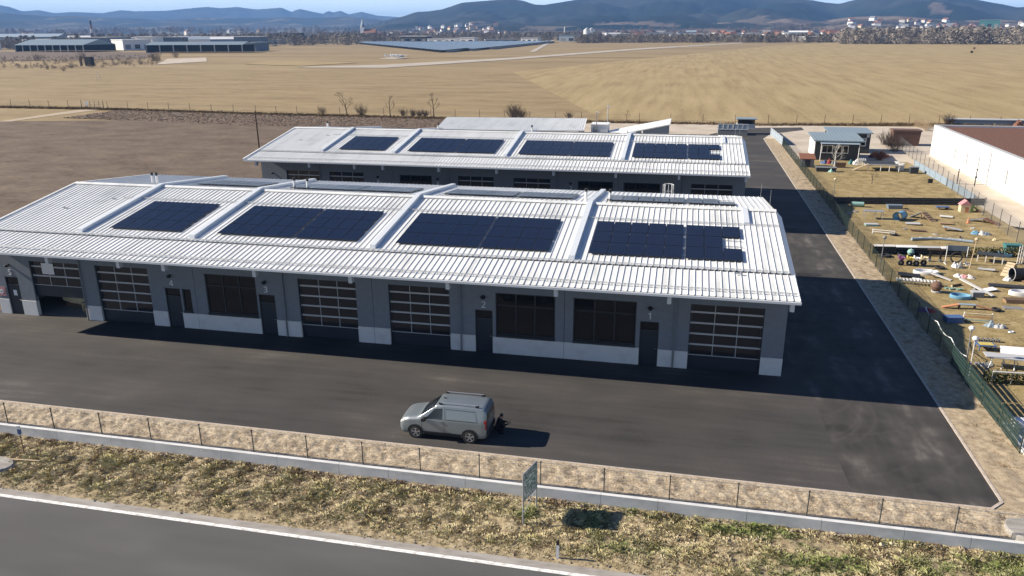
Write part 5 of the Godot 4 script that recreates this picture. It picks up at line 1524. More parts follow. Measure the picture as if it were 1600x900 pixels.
# ---------------------------------------------------------------- the neighbouring buildings
func neighbours() -> void:
	# dark timber garden house with metal roof, and the second one behind it
	var t := thing("garden_house", "dark clad garden house with pale metal roof and white windows behind the lawn", "house", v3(12.6, 0, -85.8))
	put(mb().span(v3(0.06, 0, 0), v3(6.3, 2.85, 5.9)), "wall", "house_dark", t)
	put(mb().span(v3(-0.02, 0.3, 0.2), v3(0.055, 2.7, 5.6)), "end_panel", "white", t)
	put(mb().span(v3(-0.06, 1.0, 2.0), v3(-0.021, 2.3, 4.4)), "end_window", "pale_grey", t)
	var rf := put(mb().box(v3(3.2, 3.05, 3.0), v3(7.0, 0.16, 6.9), Basis(v3(1, 0, 0), 0.055)), "roof", "metal_roof", t)
	for k in 14: put(mb().box(v3(0.0 + k * 0.49, 3.155, 3.0), v3(0.04, 0.05, 6.88), Basis(v3(1, 0, 0), 0.055)), "roof_rib", "metal_roof", rf)
	for x in [1.0, 1.75, 3.0, 3.9]:
		var w := put(mb().span(v3(x - 0.06, 1.05, 5.91), v3(x + 0.76, 2.2, 5.96)), "window", "white", t)
		put(mb().span(v3(x + 0.04, 1.15, 5.961), v3(x + 0.66, 2.1, 5.97)), "pane", "glass", w)
	var aw := put(mb().box(v3(3.3, 2.62, 6.5), v3(5.4, 0.05, 1.2), Basis(v3(1, 0, 0), 0.14)), "awning", "screen_blue", t)
	for x in [0.7, 5.9]: put(mb().tube(v3(x, 0, 7.0), v3(x, 2.5, 7.0), 0.05), "post", "white", aw)
	t = thing("garden_house", "second dark garden house with pale metal roof standing behind the first", "house", v3(15.8, 0, -92.5))
	put(mb().span(v3(0, 0, 0), v3(6.0, 3.1, 4.6)), "wall", "house_dark", t)
	put(mb().box(v3(3.0, 3.2, 2.3), v3(6.6, 0.14, 5.2), Basis(v3(1, 0, 0), 0.05)), "roof", "metal_roof", t)
	var w2 := put(mb().span(v3(4.4, 1.1, 4.61), v3(5.4, 2.3, 4.66)), "window", "white", t)
	put(mb().span(v3(4.5, 1.2, 4.661), v3(5.3, 2.2, 4.67)), "pane", "glass", w2)
	put(mb().box(v3(5.6, 2.7, 4.68), v3(0.4, 0.5, 0.12)), "meter_box", "pale_grey", t)
	t = thing("tool_shed", "small grey shed with rust-red pitched roof at the lane fence", "shed", v3(9.9, 0, -74.5))
	put(mb().span(v3(0, 0, 0), v3(1.7, 1.25, 1.8)), "wall", "mid_grey", t)
	put(mb().box(v3(0.85, 1.42, 0.9), v3(2.1, 0.1, 2.2), Basis(v3(1, 0, 0), 0.22)), "roof", "rust_roof", t)
	put(mb().span(v3(0.5, 0.02, 1.81), v3(1.2, 1.15, 1.85)), "door", "house_dark", t)
	# clutter on the terrace
	heap("red_shrub", "low bed of rusty red twigs beside the terrace", "shrub", Vector3(22.38, 0, -83.98), 1.2, 0.9, 0.9, ["rust_roof", "brown"])
	twig_bush("red_shrub", "bushy rust-red shrub behind the terrace platform", Vector3(22.03, 0, -81.47), 1.5, "twig_red", 70)
	t = thing("terrace_platform", "raised dark deck with white plank edge and stair ramp by the lawn", "platform", Vector3(19.70, 0, -71.10))
	put(mb().box(v3(0.6, 0.85, -1.6), v3(4.2, 0.1, 3.0)), "deck", "house_dark", t)
	put(mb().box(v3(2.9, 0.9, -1.6), v3(0.5, 0.12, 3.2)), "edge_board", "offwhite", t)
	put(mb().box(v3(-2.3, 0.45, -0.3), v3(2.2, 0.08, 0.6), Basis(v3(0, 0, 1), 0.45)), "stair_ramp", "wood_pale", t)
	put(mb().span(v3(-1.4, 0.84, -0.12), v3(2.7, 0.95, -0.05)), "front_rail", "offwhite", t)
	for x in [-1.3, 0.3, 1.4, 2.6]: put(mb().tube(v3(x, 0, -0.1), v3(x, 0.84, -0.1), 0.05), "leg", "white", t)
	crate("white_cabinet", "white cabinet standing at the terrace platform's corner", "cabinet", Vector3(22.73, 0, -72.69), v3(1.0, 0.95, 0.6), "white", "white")
	crate("dark_bin", "dark grey lidded bin beside the white cabinet", "bin", Vector3(23.95, 0, -70.38), v3(1.0, 0.9, 0.8), "house_dark", "mid_grey")
	crate("small_bin", "small black bin on the lawn by the blue-grey fence", "bin", Vector3(24.19, 0, -63.48), v3(0.5, 0.5, 0.4), "black", "black")
	crate("raised_bed", "dark raised planting bed at the corner of the upper lawn", "planter", Vector3(12.76, 0, -69.82), v3(2.6, 0.6, 0.9), "house_dark", "mid_grey", 0.0)
	crate("raised_bed", "brown wooden planter below the garden house", "planter", Vector3(15.17, 0, -73.40), v3(1.4, 0.7, 0.7), "wood_dark", "wood_dark")
	heap("mint_cushion", "mint cushion heap in front of the brown planter", "cushion", Vector3(13.36, 0, -69.42), 0.6, 0.5, 0.4, ["mint"])
	heap("teal_bundle", "teal and white bundle on the terrace below the windows", "bundle", Vector3(17.51, 0, -76.58), 0.6, 0.7, 0.4, ["teal", "white"])
	heap("blue_bundle", "blue and red bundle under the garden house windows", "bundle", Vector3(14.22, 0, -76.54), 0.7, 0.7, 0.4, ["blue", "red", "slate"])
	t = thing("bicycle_rack", "white tubular rack standing on the terrace", "rack", Vector3(18.46, 0, -76.19))
	for k in 5:
		var ring := []
		for i in 13: ring.append(v3(-0.5 + k * 0.25, 0.5 + sin(TAU * i / 12.0) * 0.45, cos(TAU * i / 12.0) * 0.45))
		put(mb().path(ring, 0.03, 5), "hoop", "white", t)
	bare_tree("garden_tree", "slim pale bare tree in front of the garden house windows", Vector3(14.03, 0, -71.08), 4.6, 3, "offwhite")
	bare_tree("garden_tree", "thin young bare tree in the middle of the upper lawn", Vector3(16.90, 0, -61.25), 2.4, 4, "bark")
	crate("container_box", "dark red container beyond the garden houses", "container", Vector3(29.50, 0, -99.08), v3(4.2, 2.5, 2.4), "brown", "brown", 0.0)
	for q in [Vector3(26.88, 0, -97.10), Vector3(26.15, 0, -91.22), Vector3(26.50, 0, -98.55)]: twig_bush("thicket", "grey bare thicket between garden house and container", q, 2.6, "twig", 60, "thicket by the container")
	# the white building
	t = thing("white_building", "long white rendered building with brown planted roof", "building", v3(30.6, 0, -88))
	put(mb().span(v3(0, -0.1, 0), v3(16, 4.0, 56)), "wall", "render_white", t)
	put(mb().span(v3(-0.02, 4.002, -0.02), v3(0.5, 4.5, 56)).span(v3(0.5, 4.002, -0.02), v3(16, 4.5, 0.5)), "parapet", "render_white", t)
	put(mb().span(v3(-0.06, 4.501, -0.06), v3(0.56, 4.56, 56)).span(v3(0.561, 4.501, -0.06), v3(16, 4.56, 0.56)), "coping", "pale_grey", t)
	put(mb().span(v3(0.5, 4.003, 0.5), v3(16, 4.3, 56)), "planted_roof", "sedum", t)
	for z in [11.0, 16.0, 20.5, 30.0, 46.0]:
		var wn := put(mb().span(v3(-0.012, 1.0, z), v3(-0.002, 2.9, z + 0.5)), "window", "pale_grey", t)
		put(mb().span(v3(-0.016, 1.08, z + 0.1), v3(-0.0121, 2.82, z + 0.4)), "pane", "mid_grey", wn)
	var dr := put(mb().span(v3(-0.014, 0, 37.0), v3(-0.002, 2.5, 38.4)), "door", "mid_grey", t)
	put(mb().span(v3(-0.02, 0.2, 37.1), v3(-0.0141, 2.4, 37.6)).span(v3(-0.02, 0.2, 37.8), v3(-0.0141, 2.4, 38.3)), "pane", "glass", dr)
	put(mb().span(v3(-0.5, 2.75, 36.8), v3(-0.003, 2.95, 38.6)), "door_canopy", "mid_grey", t)
	put(mb().span(v3(9.5, 4.31, 22), v3(13, 6.2, 26)), "roof_house", "render_white", t)
	put(mb().tube(v3(-0.08, 0, 24.6), v3(-0.08, 4.0, 24.6), 0.06), "downpipe", "pale_grey", t)
	# carport, white box, single-pitch shed, masts and the viewing booth behind the rear hall
	t = thing("carport", "long open carport with white ribbed roof behind the rear hall", "carport", v3(0, 0, 0))
	var cp := mb()
	var A := Vector3(-48.76, 2.1, -88.48)
	var B := Vector3(-23.26, 2.1, -91.91)
	var C := Vector3(-24.34, 2.75, -104.89)
	var D := Vector3(-50.87, 2.75, -102.82)
	cp.quad(D, C, B, A)
	cp.quad(A - v3(0, 0.14, 0), B - v3(0, 0.14, 0), C - v3(0, 0.14, 0), D - v3(0, 0.14, 0))
	cp.quad(A, B, B - v3(0, 0.14, 0), A - v3(0, 0.14, 0))
	cp.quad(D, A, A - v3(0, 0.14, 0), D - v3(0, 0.14, 0))
	cp.quad(B, C, C - v3(0, 0.14, 0), B - v3(0, 0.14, 0))
	var cr := put(cp, "roof", "roof_white", t)
	for k in 66:
		var q := k / 65.0
		var p0 := A.lerp(B, q) + v3(0, 0.03, 0)
		var p1 := D.lerp(C, q) + v3(0, 0.03, 0)
		put(mb().box((p0 + p1) / 2.0, v3(0.1, 0.06, (p1 - p0).length()), Basis.looking_at(p1 - p0)), "roof_rib", "roof_white", cr)
	for k in 7:
		var q := k / 6.0
		var p := A.lerp(B, clampf(q, 0.02, 0.98)) + v3(0, 0, -0.8)
		put(mb().prism([v2(-0.2, 0), v2(0.2, 0), v2(0.55, 2.02), v2(-0.55, 2.02)], v3(p.x, 0, p.z), Basis.IDENTITY, 0.25), "post", "mid_grey", t)
		var pb := D.lerp(C, clampf(q, 0.02, 0.98)) + v3(0, 0, 0.8)
		put(mb().span(v3(pb.x - 0.1, 0, pb.z - 0.1), v3(pb.x + 0.1, 2.6, pb.z + 0.1)), "post", "mid_grey", t)
	t = thing("parked_car", "silver car parked under the carport roof", "car", v3(-41.5, 0, -93.5), 0.1)
	var prof := [v2(-2.1, 0.3), v2(2.1, 0.3), v2(2.15, 0.7), v2(1.2, 0.9), v2(0.5, 1.4), v2(-1.1, 1.42), v2(-1.9, 1.0), v2(-2.15, 0.85)]
	put(mb().prism(prof, Vector3.ZERO, Basis.IDENTITY, 1.7), "body", "pale_grey", t)
	put(mb().prism([v2(-1.5, 0.98), v2(1.0, 0.98), v2(0.45, 1.34), v2(-1.05, 1.36)], Vector3.ZERO, Basis.IDENTITY, 1.72), "side_window", "glass", t)
	for x in [-1.3, 1.3]:
		for s in [-0.8, 0.8]: put(mb().tube(v3(x, 0.32, s - 0.1), v3(x, 0.32, s + 0.1), 0.32, 0.32, 14), "wheel", "rubber", t)
	t = thing("site_cabin", "small white flat-roofed cabin beside the carport", "cabin", v3(-22.9, 0, -103))
	put(mb().span(v3(0, 0, 0), v3(3.0, 2.2, 3.4)), "wall", "white", t)
	put(mb().span(v3(-0.1, 2.201, -0.1), v3(3.1, 2.32, 3.5)), "roof", "white", t)
	put(mb().span(v3(0.4, 0.1, 3.401), v3(1.2, 1.9, 3.43)), "door", "pale_grey", t)
	for k in 2:
		var mp: Vector3 = [v3(-21.9, 0, -99.2), v3(-20.4, 0, -104.2)][k]
		t = thing("light_mast", ["grey mast with lamp head in front of the white cabin", "slim white mast with cross arm behind the white cabin"][k], "mast", mp)
		put(mb().tube(Vector3.ZERO, v3(0, 4.5 + k, 0), 0.09, 0.06, 8), "pole", "mid_grey" if k == 0 else "pale_grey", t)
		put(mb().box(v3(0.1, 4.5 + k * 0.5, 0), v3(0.7, 0.12, 0.2)), "arm", "white", t)
	t = thing("pitched_shed", "blue-grey shed with a single sloping white roof", "shed", v3(0, 0, 0))
	var s0 := v3(-19.6, 0, -94.5)
	var s1 := v3(-9.2, 0, -94.0)
	var s2 := v3(-9.0, 0, -103.0)
	var s3 := v3(-19.4, 0, -103.0)
	put(mb().prism([v2(0, 0), v2(10.4, 0), v2(10.4, 2.9), v2(0, 0.7)], v3(-19.5, 0, -98.7), Basis.IDENTITY, 8.2), "wall", "slate", t)
	put(mb().box(v3(-14.3, 1.95, -98.7), v3(11.2, 0.16, 9.2), Basis(v3(0, 0, 1), atan(2.2 / 10.4))), "roof", "roof_white", t)
	for x in [-16.0, -13.4]: put(mb().tube(v3(x, 0, -93.9), v3(x, 2.0, -93.9), 0.12, 0.12, 8), "post", "white", t)
	t = thing("viewing_booth", "small glazed booth with white railing on a dark concrete base", "booth", v3(0.6, 0, -107))
	put(mb().span(v3(-1.0, 0, -3.5), v3(4.2, 1.0, 0.6)), "base", "mid_grey", t)
	put(mb().span(v3(2.4, 1.0, -3.4), v3(5.6, 1.9, -1.0)), "wall", "pale_grey", t)
	put(mb().span(v3(2.5, 1.9, -3.3), v3(5.5, 2.7, -1.1)), "pane", "glass", t)
	put(mb().span(v3(2.2, 2.7, -3.6), v3(5.8, 2.85, -0.8)), "roof", "metal_roof", t)
	var rl := mb()
	for k in 7: rl.box(v3(-1.0 + k * 0.87, 1.5, 0.6), v3(0.08, 1.0, 0.08))
	rl.span(v3(-1.0, 1.95, 0.56), v3(4.2, 2.05, 0.64)).span(v3(-1.0, 1.02, 0.56), v3(4.2, 1.12, 0.64))
	put(rl, "railing", "white", t)
	for k in 6: put(mb().span(v3(-0.92 + k * 0.87, 1.14, 0.59), v3(-0.2 + k * 0.87, 1.93, 0.61)), "railing_panel", "screen_blue", t)
	crate("low_wall_block", "low dark blue container block beyond the white building", "container", Vector3(54.31, 0, -130.75), v3(18.0, 1.2, 2.2), "slate", "pale_grey")
	heap("rust_heap", "rust-coloured round hay bale beyond the white building", "bale", Vector3(56.64, 0, -127.94), 1.2, 1.6, 1.2, ["rust_roof"])

# ---------------------------------------------------------------- trees, hedgerow, the field's edge
func limb(b: MB, p: Vector3, d: Vector3, l: float, r: float, depth: int, spread: float) -> void:
	var q := p + d * l
	b.tube(p, q, r, r * 0.66, 5 if depth > 2 else 3, false)
	if depth <= 0: return
	var n := 2 if depth > 3 else 3
	for i in n:
		var ax := v3(rng.randfn(), rng.randfn() * 0.4, rng.randfn()).normalized()
		var nd := (d.rotated(ax, rng.randf_range(0.25, spread)) + v3(0, 0.12, 0)).normalized()
		limb(b, p + d * l * rng.randf_range(0.65, 1.0), nd, l * rng.randf_range(0.6, 0.82), r * 0.6, depth - 1, spread)

func bare_tree(called: String, label: String, at: Vector3, h: float, depth: int, m: String, lean := Vector3.ZERO) -> void:
	var t := thing(called, label, "tree", at)
	var b := mb()
	b.tube(v3(0, -0.1, 0), v3(0, h * 0.36, 0) + lean * 0.3, h * 0.022, h * 0.015, 8)
	put(b, "trunk", m, t)
	b = mb()
	var top := v3(0, h * 0.35, 0) + lean * 0.3
	limb(b, top, (v3(0, 1, 0) + lean * 0.3).normalized(), h * 0.2, h * 0.014, depth, 0.6)
	for k in 4: limb(b, v3(0, h * (0.22 + 0.05 * k), 0) + lean * 0.2, v3(cos(k * 2.2), 0.9, sin(k * 2.2)).normalized(), h * 0.16, h * 0.007, depth - 1, 0.6)
	put(b, "crown", m, t)

func twig_bush(called: String, label: String, at: Vector3, h: float, m: String, n := 50, group := "") -> void:
	var t := thing(called, label, "bush", at, 0.0, group)
	var st := mb()
	var tw := mb()
	for i in n:
		var d := v3(rng.randfn() * 0.45, 1.0, rng.randfn() * 0.45).normalized()
		var p := v3(rng.randfn() * h * 0.13, 0, rng.randfn() * h * 0.13)
		var l := h * rng.randf_range(0.45, 0.95)
		st.tube(p, p + d * l, 0.022, 0.008, 3, false)
		for k in 4:
			var q := p + d * l * rng.randf_range(0.3, 0.95)
			var e := (d + v3(rng.randfn(), rng.randf() * 0.6, rng.randfn()) * 0.6).normalized()
			tw.tube(q, q + e * l * 0.35, 0.014, 0.006, 3, false)
	put(st, "stems", m, t)
	put(tw, "twigs", m, t)

func field_edge() -> void:
	bare_tree("field_tree", "tallest bare tree of the field edge, leaning over the wire fence", Vector3(-82.06, 0, -126.78), 6.6, 5, "bark", v3(-1.4, 0, 0))
	bare_tree("field_tree", "slender bare tree between the two low bushes at the field edge", Vector3(-71.76, 0, -127.06), 5.6, 4, "bark", v3(-0.3, 0, 0))
	bare_tree("field_tree", "upright bare tree at the field edge beside the carport roof", Vector3(-61.95, 0, -128.66), 6.2, 5, "bark", v3(-0.3, 0, 0))
	twig_bush("hedge_bush", "upright brown bush beside the tallest bare tree", Vector3(-78.83, 0, -127.30), 3.2, "twig", 70)
	twig_bush("hedge_bush", "small dark bush alone at the field edge", Vector3(-88.72, 0, -127.82), 2.2, "twig", 50)
	twig_bush("hedge_bush", "grey low bush by the slender bare tree", Vector3(-69.34, 0, -128.84), 1.9, "twig", 60)
	for q in [Vector3(-66.70, 0, -127.88), Vector3(-65.04, 0, -127.47), Vector3(-63.71, 0, -127.55)]: twig_bush("hedge_bush", "low dense brown bush beside the upright bare tree", q, 1.8, "twig", 70, "brown bushes at the field edge")
	twig_bush("hedge_bush", "big round dark bush behind the carport roof", Vector3(-43.23, 0, -127.70), 3.4, "twig", 130)
	twig_bush("hedge_bush", "second dark bush next to the big round one behind the carport", Vector3(-41.30, 0, -126.72), 2.6, "twig", 80)
	twig_bush("hedge_bush", "sparse brown bush between the carport and the masts", Vector3(-30.93, 0, -127.15), 2.2, "twig", 50)
	bare_tree("field_tree", "small bare shrub-like tree behind the sloping shed roof", Vector3(-18.53, 0, -126.71), 2.6, 4, "twig")
	twig_bush("hedge_bush", "round grey bush behind the white building's corner", Vector3(44.80, 0, -129.16), 2.4, "twig", 90)
	for q in [Vector3(38.53, 0, -123.84), Vector3(38.27, 0, -119.74), Vector3(38.12, 0, -125.88)]: twig_bush("reed_clump", "straw-coloured reed clump beside the gravel yard", q, 2.0, "wood_pale", 40, "reed clumps by the yard")
	for q in [Vector3(-330.12, 0, -373.79), Vector3(-310.79, 0, -302.67), Vector3(-333.01, 0, -316.60), Vector3(-330.38, 0, -330.70), Vector3(-320.82, 0, -374.54)]: twig_bush("field_bush", "small round bush standing alone in the dry field", q, 3.0, "twig", 50, "lone bushes in the far field")
	for q in [Vector3(-352.42, 0, -429.80), Vector3(-342.43, 0, -419.92), Vector3(-376.11, 0, -488.22), Vector3(-436.87, 0, -424.36), Vector3(-431.42, 0, -459.73)]: twig_bush("field_bush", "dark leafless bush at the edge of the pale sand patch and scrub", q, 6.0, "twig", 90, "scrub bushes")
	# fence along the field
	var f := thing("field_fence", "thin wire fence on brown wooden posts along the dry field", "fence", Vector3.ZERO)
	var line := [Vector3(-191.19, 0, -133.40), Vector3(-162.19, 0, -133.48), Vector3(-144.19, 0, -132.89), Vector3(-106.20, 0, -128.67), Vector3(-73.21, 0, -126.83), Vector3(-22.29, 0, -124.87), Vector3(10.09, 0, -125.01), Vector3(37.90, 0, -130.78), Vector3(65.51, 0, -130.49)]
	var pm := mb().tube(v3(0, -0.2, 0), v3(0.05, 1.9, 0), 0.06, 0.05, 6).mesh(M.wood_dark)
	var prev := Vector3.ZERO
	for i in line.size() - 1:
		var n := int(line[i].distance_to(line[i + 1]) / 5.5)
		for k in n:
			var p: Vector3 = line[i].lerp(line[i + 1], float(k) / n)
			inst(pm, "post", f, p, ry(rng.randf() * 360.0))
			if prev != Vector3.ZERO:
				var w := mb()
				for y in [0.5, 1.0, 1.5]: w.tube(prev + v3(0, y, 0), p + v3(0, y, 0), 0.01, 0.01, 3, false)
				put(w, "wire_span", "mid_grey", f)
			prev = p
	var at := []
	var cols := []
	for i in 5200:
		var s := rng.randi() % (line.size() - 1)
		var p: Vector3 = line[s].lerp(line[s + 1], rng.randf()) + v3(0, -0.05, 1.2 + rng.randfn() * 0.5)
		var sc := rng.randf_range(0.6, 2.3)
		at.append(Transform3D(Basis(Vector3.UP, rng.randf() * TAU).scaled(v3(sc, sc * rng.randf_range(0.8, 1.5), sc)), p))
		cols.append(Color(0.15, 0.11, 0.075).lerp(Color(0.36, 0.28, 0.17), rng.randf()))
	scatter("ditch_weeds", "dark dead weeds along the ditch below the field fence", "weeds", tuft(14, 0.2, 0.24, 0.8, 0.03), at, cols)
	# gate on the farm track, utility pole
	var g := thing("field_gate", "grey steel field gate with white sign between brown posts", "gate", Vector3(-157.36, 0, -132.51))
	var d := Vector3(-151.07, 0, -132.65) - Vector3(-157.36, 0, -132.51)
	for k in 6: put(mb().tube(d * k / 5.0, d * k / 5.0 + v3(0.06, 2.2 if k in [0, 5] else 1.9, 0), 0.12 if k in [0, 5] else 0.06, 0.05, 6), "post", "wood_dark", g)
	for y in [0.4, 1.1, 1.8]: put(mb().tube(v3(0, y, 0), d + v3(0, y, 0), 0.03, 0.03, 5), "bar", "galv", g)
	put(mb().box(d * 0.27 + v3(0, 1.3, 0.1), v3(0.9, 1.0, 0.04)), "sign_plate", "white", g)
	var u := thing("utility_pole", "lone dark wooden utility pole in the brown field", "pole", Vector3(-75.93, 0, -76.63))
	put(mb().tube(v3(0, -0.3, 0), v3(-0.05, 6.0, 0), 0.15, 0.11, 10), "pole_shaft", "wood_dark", u)
	put(mb().box(v3(-0.05, 5.9, 0), v3(0.3, 0.1, 0.1)), "pole_cap", "black", u)
	var bx := thing("field_box", "black box shed with a stump beside it in the far field", "shed", Vector3(-338.89, 0, -356.46))
	put(mb().span(v3(-2.0, 0, 0), v3(2.0, 5.0, 3)), "box_body", "black", bx)
	put(mb().span(v3(-7.0, 0, 0), v3(-6.0, 5.2, 1)), "stump", "wood_dark", bx)
	var wm := thing("white_marker", "slim white marker frame standing in the dry field", "marker", Vector3(-239.54, 0, -239.53))
	for s in [-1.0, 1.0]: put(mb().tube(v3(s * 0.9, 0, 0), v3(s * 0.35, 3.2, 0), 0.1, 0.08, 6), "leg", "offwhite", wm)
	put(mb().box(v3(0, 3.1, 0), v3(0.9, 0.2, 0.15)), "cross_bar", "offwhite", wm)
	for k in 2:
		var mk := thing("field_marker", ["small red field marker on the striped field", "small dark field marker on the striped field"][k], "marker", [Vector3(229.80, 0, -715.97), Vector3(194.72, 0, -607.36)][k])
		put(mb().box(v3(0, 0.8, 0), v3(1.6, 1.6, 0.3)), "marker_board", ["rust_roof", "black"][k], mk)
		put(mb().tube(v3(0, 0, 0.2), v3(0, 2.0, 0.2), 0.1), "stake", "wood_dark", mk)

# ---------------------------------------------------------------- far buildings, woods, hills
const EYE := Vector2(-6.4, 42.4)
var AZ := [Vector2(-0.8791, 0.00064), Vector2(-0.7744, -0.00007), Vector2(-0.6541, -0.00088), Vector2(-0.5185, -0.00178), Vector2(-0.3704, -0.00272), Vector2(-0.2151, -0.00364), Vector2(-0.0599, -0.00448), Vector2(0.0882, -0.00518), Vector2(0.2238, -0.00572), Vector2(0.3442, -0.00611), Vector2(0.4489, -0.00638)]
var hills := []

func az_of(px: float) -> float:
	var t := clampf((px + 200.0) / 200.0, 0, 9.999)
	return lerpf(AZ[int(t)].x, AZ[int(t) + 1].x, t - int(t))

func spot(az: float, r: float, y := 0.0) -> Vector3:
	return v3(EYE.x + sin(az) * r, y, EYE.y - cos(az) * r)

func slope_of(h: Dictionary, az: float) -> float:
	var p: Array = h.prof
	if az <= p[0].x: return p[0].y
	for i in p.size() - 1:
		if az <= p[i + 1].x:
			return lerpf(p[i].y, p[i + 1].y, (az - p[i].x) / (p[i + 1].x - p[i].x))
	return p[-1].y

func hill_y(h: Dictionary, az: float, r: float) -> float:
	var top := maxf(0.0, 18.7 + slope_of(h, az) * h.r1)
	var t: float = (r - h.r0) / (h.r1 - h.r0)
	if t <= 0.0: return -3.0
	var n: float = h.noise.get_noise_2d(az * h.r1 * 0.9, r * 0.6)
	if t < 1.0:
		return top * pow(t, h.pow) * clampf(1.0 - 0.55 * (n + 0.35) * 4.0 * t * (1.0 - t), 0.2, 1.15) - 3.0 * (1.0 - t)
	return top * maxf(0.0, 1.0 - (t - 1.0) * 1.6)

func hill(called: String, prof: Array, r0: float, r1: float, freq: float, sd: int, pw: float, dark: Color, pale: Color, meadow: Color, low: float) -> void:
	var f := FastNoiseLite.new()
	f.seed = sd
	f.frequency = freq
	f.fractal_octaves = 5
	f.fractal_type = FastNoiseLite.FRACTAL_RIDGED if sd % 2 else FastNoiseLite.FRACTAL_FBM
	var h := {"prof": prof, "r0": r0, "r1": r1, "noise": f, "pow": pw}
	hills.append(h)
	var c := FastNoiseLite.new()
	c.seed = sd + 40
	c.frequency = 2.2 / (r1 - r0)
	c.fractal_octaves = 5
	var na := 260
	var nr := 44
	var b := mb()
	var P := []
	var C := []
	for i in na + 1:
		var az := lerpf(prof[0].x, prof[-1].x, float(i) / na)
		var row := []
		var rc := []
		for j in nr + 1:
			var r := lerpf(r0, r0 + (r1 - r0) * 1.35, float(j) / nr)
			var p := spot(az, r, hill_y(h, az, r))
			row.append(p)
			var t := (r - r0) / (r1 - r0)
			var q := c.get_noise_2d(p.x, p.z) * 1.6
			var cc := dark.lerp(pale, clampf(q * 1.5 + 0.4, 0, 1))
			var m := c.get_noise_2d(p.x * 2.6 + 900.0, p.z * 1.6)
			if m > 0.06 + t * low: cc = cc.lerp(meadow, 0.85)
			rc.append(cc)
		P.append(row)
		C.append(rc)
	var N := []
	for i in na + 1:
		var row := []
		for j in nr + 1:
			row.append((P[i][mini(j + 1, nr)] - P[i][maxi(j - 1, 0)]).cross(P[maxi(i - 1, 0)][j] - P[mini(i + 1, na)][j]).normalized())
			if row[j].y < 0.0: row[j] = -row[j]
		N.append(row)
	for i in na:
		for j in nr:
			for q in [[[0, 0], [1, 0], [1, 1]], [[0, 0], [1, 1], [0, 1]]]:
				var pts := []
				for k in q: pts.append([P[i + k[0]][j + k[1]], N[i + k[0]][j + k[1]], C[i + k[0]][j + k[1]]])
				var flip: bool = (pts[2][0] - pts[0][0]).cross(pts[1][0] - pts[0][0]).dot(pts[0][1]) < 0.0
				for k in ([0, 2, 1] if flip else [0, 1, 2]):
					b.col = pts[k][2]
					b.vert(pts[k][0], pts[k][1])
	var o := put(b, called, "hill")
	o.set_meta("kind", "structure")

func gable(b: MB, w: float, d: float, h: float, rise: float, over := 0.4) -> void:   # a pitched roof, ridge along x
	b.prism([v2(-d / 2.0 - over, h), v2(d / 2.0 + over, h), v2(0, h + rise)], v3(0, 0, 0), Basis(v3(0, 0, 1), v3(0, 1, 0), v3(-1, 0, 0)), w + over * 2.0)

func shed_far(label: String, a: Vector3, b: Vector3, depth: float, h: float, rise: float, wall: String, roof: String, bays := 0, called := "warehouse") -> Node3D:
	var d := b - a
	var w := d.length()
	var t := thing(called, label, "building", (a + b) / 2.0 + v3(0, 0, -depth / 2.0), atan2(-d.z, d.x))
	if bays:
		put(mb().span(v3(-w / 2.0, 0, -depth / 2.0), v3(w / 2.0, h, -depth / 2.0 + 0.6)).span(v3(-w / 2.0, 0, -depth / 2.0 + 0.61), v3(-w / 2.0 + 0.6, h, depth / 2.0)), "wall", wall, t)
		for k in bays + 1: put(mb().span(v3(-w / 2.0 + (w - 0.8) * k / bays, 0, depth / 2.0 - 0.8), v3(-w / 2.0 + (w - 0.8) * k / bays + 0.8, h, depth / 2.0)), "post", "pale_grey", t)
	else:
		put(mb().span(v3(-w / 2.0, 0, -depth / 2.0), v3(w / 2.0, h, depth / 2.0)), "wall", wall, t)
		var n := clampi(int(w / 9.0), 1, 6)
		for k in n:
			var x := -w / 2.0 + w * (k + 0.5) / n
			put(mb().span(v3(x - w / n * 0.28, h * 0.12, depth / 2.0 + 0.02), v3(x + w / n * 0.28, h * 0.55, depth / 2.0 + 0.1)), "door", "glass" if k % 2 else "mid_grey", t)
	var r := mb()
	if rise > 0.0: gable(r, w, depth, h + 0.02, rise)
	else: r.span(v3(-w / 2.0 - 0.4, h + 0.02, -depth / 2.0 - 0.4), v3(w / 2.0 + 0.4, h + 0.6, depth / 2.0 + 0.6))
	put(r, "roof", roof, t)
	return t

